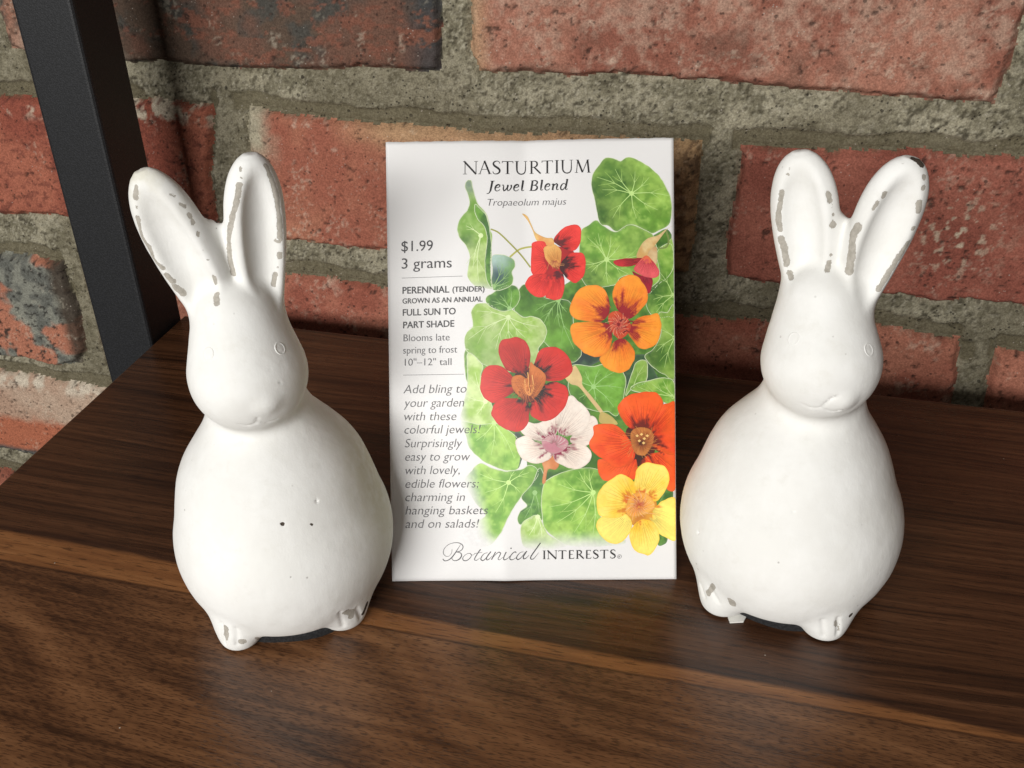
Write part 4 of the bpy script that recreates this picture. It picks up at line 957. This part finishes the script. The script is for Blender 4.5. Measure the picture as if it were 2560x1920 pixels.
petal(pr, B((1530,740),(1580,735),(1650,780),(1740,770),(1790,730),(1802,800),(1780,870),(1600,882),(1540,840)), B((1820,650))[0], SC, SC2*.95, None, seed=91)
petal(pr, B((1850,720),(1920,690),(2065,690),(2070,930),(2020,952),(1990,900),(1930,800),(1830,770)), B((1850,620))[0], SC, SC2, BR_, (.1, .4), seed=92)
petal(pr, B((1950,370),(2010,350),(2070,358),(2072,680),(1980,690),(1910,652),(1890,560),(1900,470)), B((1850,600))[0], SC, SC2, BR_, (.12, .45), seed=93)
petal(pr, B((1690,330),(1740,290),(1830,270),(1920,270),(1970,310),(1975,370),(1940,440),(1890,520),(1800,540),(1730,500),(1680,430),(1668,370)), B((1840,590))[0], SC, SC2, BR_, (.15, .62), 1., seed=94)
petal(pr, B((1470,620),(1500,560),(1500,500),(1570,485),(1660,500),(1730,570),(1775,640),(1785,710),(1740,772),(1650,790),(1580,740),(1500,682)), B((1830,620))[0], SC, SC2, BR_, (.02, .2), seed=95)
petal(pr, B((1760,540),(1830,510),(1900,540),(1910,620),(1860,700),(1800,700),(1765,640)), B((1835,610))[0], G(150, 70, 30), G(196, 120, 56), G(80, 40, 26), (.0, .4), .9, seed=96)
filaments(pr, B((1830, 620))[0], 130, 36, G(120, 54, 30), G(226, 160, 80), .15, 12)
for x, y in ((1800, 570), (1830, 560), (1850, 590), (1815, 605), (1845, 620), (1870, 570)): pr.fill(B((x-12, y), (x, y-10), (x+12, y), (x, y+10)), lambda uv, de: np.zeros((len(uv), 3))+G(236, 196, 120))
pr.done('printed_flower', 'orange-red flower cut off by the packet edge in the print')
YE, YE2 = G(244, 190, 36), G(252, 228, 112)
pr = Print(); TO = G(214, 110, 34)
pr.fill(B((1720,1060),(1800,960),(1920,1000),(1940,1120),(1900,1190),(1800,1200),(1730,1150)), pale(G(216, 150, 50), G(196, 120, 44), 36))
petal(pr, B((1920,1080),(1980,1025),(2072,1020),(2075,1290),(1990,1272),(1930,1222),(1908,1150)), B((1830,1060))[0], YE2*.95, YE2, TO, (.1, .36), .3, seed=101, edge=YE)
petal(pr, B((1525,1170),(1560,1130),(1650,1130),(1720,1110),(1767,1170),(1750,1250),(1690,1312),(1610,1312),(1530,1230)), B((1790,1080))[0], YE2*.9, YE2, TO, (.0, .25), .3, seed=102, edge=YE)
petal(pr, B((1750,1260),(1790,1180),(1850,1150),(1920,1180),(1957,1250),(1945,1330),(1890,1402),(1850,1395),(1778,1360)), B((1820,1090))[0], YE, YE2, TO, (.12, .34), .3, seed=103, edge=YE)
petal(pr, B((1525,1000),(1560,920),(1620,870),(1690,835),(1760,870),(1802,930),(1770,1000),(1740,1085),(1690,1132),(1600,1135),(1538,1110)), B((1800,1050))[0], YE, YE2, TO, (.12, .5), .35, seed=104, edge=YE)
petal(pr, B((1785,860),(1800,800),(1860,755),(1930,765),(2000,790),(2027,870),(2000,950),(1940,1022),(1870,1012),(1800,980),(1778,920)), B((1815,1030))[0], YE, YE2, TO, (.15, .5), .35, seed=105, edge=YE)
petal(pr, B((1725,1080),(1740,1010),(1790,965),(1860,970),(1905,1010),(1920,1070),(1870,1110),(1800,1130),(1745,1125)), B((1810,1040))[0], G(226, 140, 44), G(240, 176, 80), G(180, 66, 30), (.0, .4), .7, seed=106)
filaments(pr, B((1815, 1060))[0], 110, 30, G(196, 90, 50), G(246, 216, 170), .15, 14)
pr.done('printed_flower', 'yellow flower at the bottom corner of the print')

# ---- lettering
def glyph_mesh(body, offset=0., space=1.):
    cu = bpy.data.curves.new('t', 'FONT'); cu.body = body; cu.size = 1; cu.offset = offset; cu.resolution_u = 4; cu.space_character = space
    ob = bpy.data.objects.new('t', cu); COL.objects.link(ob)
    bpy.context.view_layer.update()
    me = bpy.data.meshes.new_from_object(ob.evaluated_get(bpy.context.evaluated_depsgraph_get()))
    v = np.array([x.co[:] for x in me.vertices]).reshape(-1, 3)[:, :2]; f = [tuple(p.vertices) for p in me.polygons]
    bpy.data.objects.remove(ob); bpy.data.curves.remove(cu); bpy.data.meshes.remove(me)
    return v, f
TOFF = .02+LAY[0]+.012
def text(pr, body, x0, x1, y0, y1, cap, col, offset=0., shear=0., space=1., lower=False):
    """words fitted between two sheet points on the base line; cap: height of capitals on the sheet"""
    v, f = glyph_mesh(body, offset, space)
    v = v.copy(); v[:, 0] += v[:, 1]*shear
    sx = (x1-x0)/(v[:, 0].max()-v[:, 0].min()); sy = cap/.695
    X = x0+(v[:, 0]-v[:, 0].min())*sx; t = (X-x0)/(x1-x0)
    Y = y0+(y1-y0)*t-v[:, 1]*sy
    uv = art(np.stack([X, Y], -1))
    pr.add(uv, f, np.zeros((len(uv), 3))+np.array(col), TOFF)
# drawn roman letters: strokes as (points, start width, middle width, end width), cap height 1
T, H_ = .125, .045
def ser(x, y, w=.13): return ([(x-w, y), (x+w, y)], .035, .035, .035)
ROM = {
 'N': (.90, [([(.09, 0), (.09, 1)], H_, H_, H_), ([(.03, 1), (.80, .0)], T, T, T), ([(.80, 0), (.80, 1)], H_, H_, H_), ser(.09, .015), ser(.80, .985, .12), ser(.02, .985, .06)]),
 'A': (.84, [([(.41, 1.02), (.09, 0)], H_, H_, H_), ([(.39, 1.02), (.74, 0)], T, T, T), ([(.20, .36), (.62, .36)], .04, .04, .04), ser(.08, .015, .1), ser(.75, .015, .11)]),
 'S': (.58, [([(.49, .80), (.46, .93), (.33, 1.0), (.17, .96), (.08, .82), (.13, .66), (.28, .53), (.43, .40), (.50, .24), (.42, .07), (.25, .0), (.10, .05), (.05, .2)], .04, .15, .04)]),
 'T': (.78, [([(.02, .965), (.72, .965)], .05, .05, .05), ([(.37, 0), (.37, .97)], T, T, T), ser(.37, .015), ([(.035, .98), (.02, .83)], .05, .04, .03), ([(.705, .98), (.72, .83)], .05, .04, .03)]),
 'U': (.88, [([(.14, 1), (.14, .45), (.17, .18), (.30, .02), (.45, -.01), (.60, .05), (.68, .22), (.70, .5), (.70, 1)], T, .085, H_), ser(.14, .985), ser(.70, .985, .11)]),
 'R': (.76, [([(.16, 0), (.16, 1)], T, T, T), ([(.16, .97), (.36, .97), (.50, .88), (.53, .74), (.47, .58), (.33, .51), (.16, .51)], .045, .12, .04), ([(.33, .51), (.75, .0)], .10, .12, .10), ser(.16, .015), ser(.12, .985, .09)]),
 'I': (.34, [([(.16, 0), (.16, 1)], T, T, T), ser(.16, .015), ser(.16, .985)]),
 'M': (1.0, [([(.10, 0), (.18, 1)], H_, H_, H_), ([(.17, 1), (.49, .03)], T, T, T), ([(.49, .03), (.82, 1)], H_, H_, H_), ([(.81, 1), (.90, 0)], T, T, T), ser(.10, .015, .1), ser(.90, .015, .11), ser(.13, .985, .06), ser(.86, .985, .06)]),
 'E': (.60, [([(.16, 0), (.16, 1)], T, T, T), ([(.10, .975), (.50, .975)], .05, .05, .05), ([(.16, .52), (.44, .52)], .045, .045, .045), ([(.10, .025), (.53, .025)], .05, .05, .05), ([(.50, .985), (.50, .84)], .045, .04, .03), ([(.53, .015), (.555, .18)], .045, .04, .03)]),
 # bold italic (slant added later)
 'J': (.42, [([(.24, .95), (.22, .3), (.19, -.02), (.10, -.20), (-.04, -.24)], .17, .16, .06), ([(.10, .965), (.40, .965)], .06, .06, .06)]),
 'e': (.52, [([(.12, .32), (.33, .36), (.43, .46), (.40, .58), (.29, .62), (.15, .53), (.08, .32), (.12, .10), (.25, .0), (.38, .05), (.47, .16)], .05, .15, .05)]),
 'w': (.86, [([(.02, .54), (.10, .61), (.16, .50), (.17, .20), (.24, .02), (.36, .12), (.46, .40), (.48, .60)], .06, .12, .05), ([(.48, .60), (.48, .20), (.55, .02), (.68, .12), (.77, .36), (.72, .60)], .15, .07, .12)]),
 'l': (.34, [([(.15, 1.02), (.15, .3), (.17, .05), (.25, .02), (.33, .10)], .16, .16, .05), ([(.05, .97), (.16, 1.02)], .05, .06, .05)]),
 'B': (.72, [([(.17, 0), (.17, .97)], .16, .16, .16), ([(.14, .965), (.40, .965), (.54, .87), (.54, .67), (.42, .55), (.20, .53)], .05, .13, .05), ([(.20, .53), (.46, .51), (.60, .38), (.60, .17), (.46, .04), (.14, .02)], .05, .15, .05), ser(.13, .02, .12), ser(.12, .965, .09)]),
 'n': (.62, [([(.02, .54), (.11, .60)], .05, .07, .09), ([(.14, .62), (.14, .0)], .15, .15, .15), ([(.16, .34), (.27, .55), (.38, .61), (.45, .52), (.43, .2), (.46, .04), (.53, .02), (.60, .10)], .05, .15, .05)]),
 'd': (.62, [([(.44, .42), (.38, .58), (.28, .62), (.15, .52), (.08, .28), (.13, .05), (.23, .0), (.35, .12), (.45, .38)], .05, .12, .05), ([(.50, 1.02), (.48, .3), (.48, .06), (.55, .01), (.64, .10)], .15, .15, .05), ([(.40, .97), (.51, 1.02)], .05, .06, .05)]),
 ' ': (.30, []),
}
def roman(pr, word, x0, x1, y0, y1, cap, col, slant=0., bold=1., gap=.05):
    adv = sum(ROM[c][0]+gap for c in word)-gap
    sx = (x1-x0)/adv; x = 0.; unit_mm = cap*PW/2033.
    for ch in word:
        for pts, w0, wm, w1 in ROM[ch][1]:
            P = np.array(pts, float); X = x0+(x+P[:, 0])*sx+P[:, 1]*slant*cap
            Y = y0+(y1-y0)*(X-x0)/(x1-x0)-P[:, 1]*cap
            pr.stroke(list(zip(X, Y)), w0*unit_mm*bold, w1*unit_mm*bold, col, off=TOFF+.0006*(len(pr.v) % 5), wmid=wm*unit_mm*bold)
        x += ROM[ch][0]+gap
K1, K2, K3 = G(24, 22, 24), G(46, 44, 48), G(92, 90, 94)
pr = Print()
roman(pr, 'NASTURTIUM', 622, 1515, 328, 319, 92, K1)
roman(pr, 'Jewel Blend', 792, 1352, 448, 440, 74, K1, slant=.16, bold=1.05, gap=.04)
text(pr, 'Tropaeolum majus', 792, 1345, 551, 545, 50, K3, -.012, .22)
pr.done('title_lettering', 'black title NASTURTIUM Jewel Blend with grey Latin name')
pr = Print()
text(pr, '$1.99', 182, 406, 868, 864, 74, K2, -.002)
text(pr, '3 grams', 184, 540, 990, 984, 74, K2, -.002)
pr.stroke([(185, 1056), (617, 1045)], .13, .13, G(120, 118, 120), off=TOFF, curve=False)
pr.done('price_lettering')
pr = Print()
text(pr, 'PERENNIAL', 190, 523, 1166, 1160, 47, K2, .014)
text(pr, '(TENDER)', 546, 772, 1156, 1153, 37, K2, .013)
text(pr, 'GROWN AS AN ANNUAL', 190, 758, 1236, 1224, 36, K2, .012)
text(pr, 'FULL SUN TO', 192, 569, 1322, 1313, 46, K2, .013)
text(pr, 'PART SHADE', 195, 559, 1410, 1400, 46, K2, .013)
text(pr, 'Blooms late', 198, 526, 1503, 1497, 50, K3, -.006)
text(pr, 'spring to frost', 195, 580, 1590, 1583, 50, K3, -.006)
for s, a, b in (('10"\u201312" tall', B((202, 85))[0], B((526, 80))[0]),): text(pr, s, a[0], b[0], a[1], b[1], 50, K3, -.006)
a, b = B((190, 150), (612, 143)); pr.stroke([a, b], .13, .13, G(120, 118, 120), off=TOFF, curve=False)
pr.done('growing_lettering')
pr = Print()
for s, x0, x1, ya, yb in (('Add bling to', 192, 630, 277, 270), ('your garden', 195, 614, 371, 366), ('with these', 198, 560, 464, 460), ('colorful jewels!', 200, 728, 556, 549), ('Surprisingly', 203, 600, 651, 646),
        ('easy to grow', 205, 655, 744, 739), ('with lovely,', 207, 582, 838, 833), ('edible flowers;', 207, 715, 932, 926), ('charming in', 207, 618, 1025, 1021), ('hanging baskets', 207, 778, 1118, 1112), ('and on salads!', 207, 716, 1212, 1206)):
    a, b = B((x0, ya), (x1, yb)); text(pr, s, a[0], b[0], a[1], b[1], 62, K3*.75, -.010, .2)
pr.done('description_lettering')
pr = Print()
def Z(*p): return [(340.3+x*.2441/.3526, (1330+y*.2441-320)/.3526) for x, y in p]
KS = G(70, 68, 72)
def pen(p, a, m, b, col=K2): pr.stroke(Z(*p), a*.0284*.95, b*.0284*.95, col, off=TOFF+.0006*(len(pr.v) % 5), wmid=m*.0284*.95)
pen(((383,118),(355,160),(322,213),(284,262),(245,288),(212,291),(198,272)), 3, 11, 7, KS)
pen(((292,170),(286,212),(258,244),(222,240),(202,207),(216,160),(260,120),(320,102),(372,107),(402,132),(400,165),(372,190),(335,200)), 3, 5, 8, KS)
pen(((335,200),(375,207),(390,232),(370,270),(332,290),(302,285),(290,265)), 4, 12, 4, KS)
pen(((452,214),(422,234),(400,264),(412,288),(442,288),(476,262),(490,232),(478,213),(454,214)), 4, 8, 4, KS)
pen(((478,214),(488,228),(505,230),(524,220)), 3, 3, 3, KS)
pen(((584,170),(558,206),(528,256),(522,282),(542,286),(578,258)), 11, 9, 3, KS); pen(((518,214),(602,200)), 4, 4, 3, KS)
pen(((655,204),(622,214),(596,244),(586,274),(602,288),(634,268),(668,212)), 4, 9, 3); pen(((690,192),(664,226),(642,264),(650,280),(672,270),(704,236)), 10, 10, 3)
pen(((738,194),(716,236),(696,276)), 9, 10, 10); pen(((704,262),(745,215),(774,195),(790,206),(776,240),(762,268),(776,278),(812,248)), 3, 9, 3)
pen(((846,194),(820,254),(828,276),(862,260),(884,236)), 10, 9, 3); pr.fill(Z((887,156),(896,148),(904,156),(896,164)), lambda uv, de: np.zeros((len(uv), 3))+K2)
pen(((948,204),(940,192),(914,206),(886,244),(886,270),(912,275),(954,248)), 8, 9, 3)
pen(((1022,194),(990,201),(960,234),(950,262),(966,276),(1002,250),(1040,195)), 4, 9, 3); pen(((1056,186),(1020,246),(1022,266),(1046,262),(1080,228)), 10, 10, 3)
pen(((1196,100),(1150,166),(1100,240),(1096,268),(1122,270),(1160,226),(1176,204)), 11, 11, 3)
a, b = Z((1216, 271), (1966, 264))
roman(pr, 'INTERESTS', a[0], b[0], a[1], b[1], 62, K1, bold=1.25, gap=.10)
cx, cy = Z((2000, 247))[0]
pr.stroke([(cx+14*math.cos(t), cy+14*math.sin(t)) for t in np.linspace(0, 6.283, 17)], .09, .09, K3, off=TOFF); text(pr, 'R', cx-6, cx+6, cy+7, cy+7, 14, K3)
pr.done('brand_lettering', 'brand line in script and capitals along the foot')
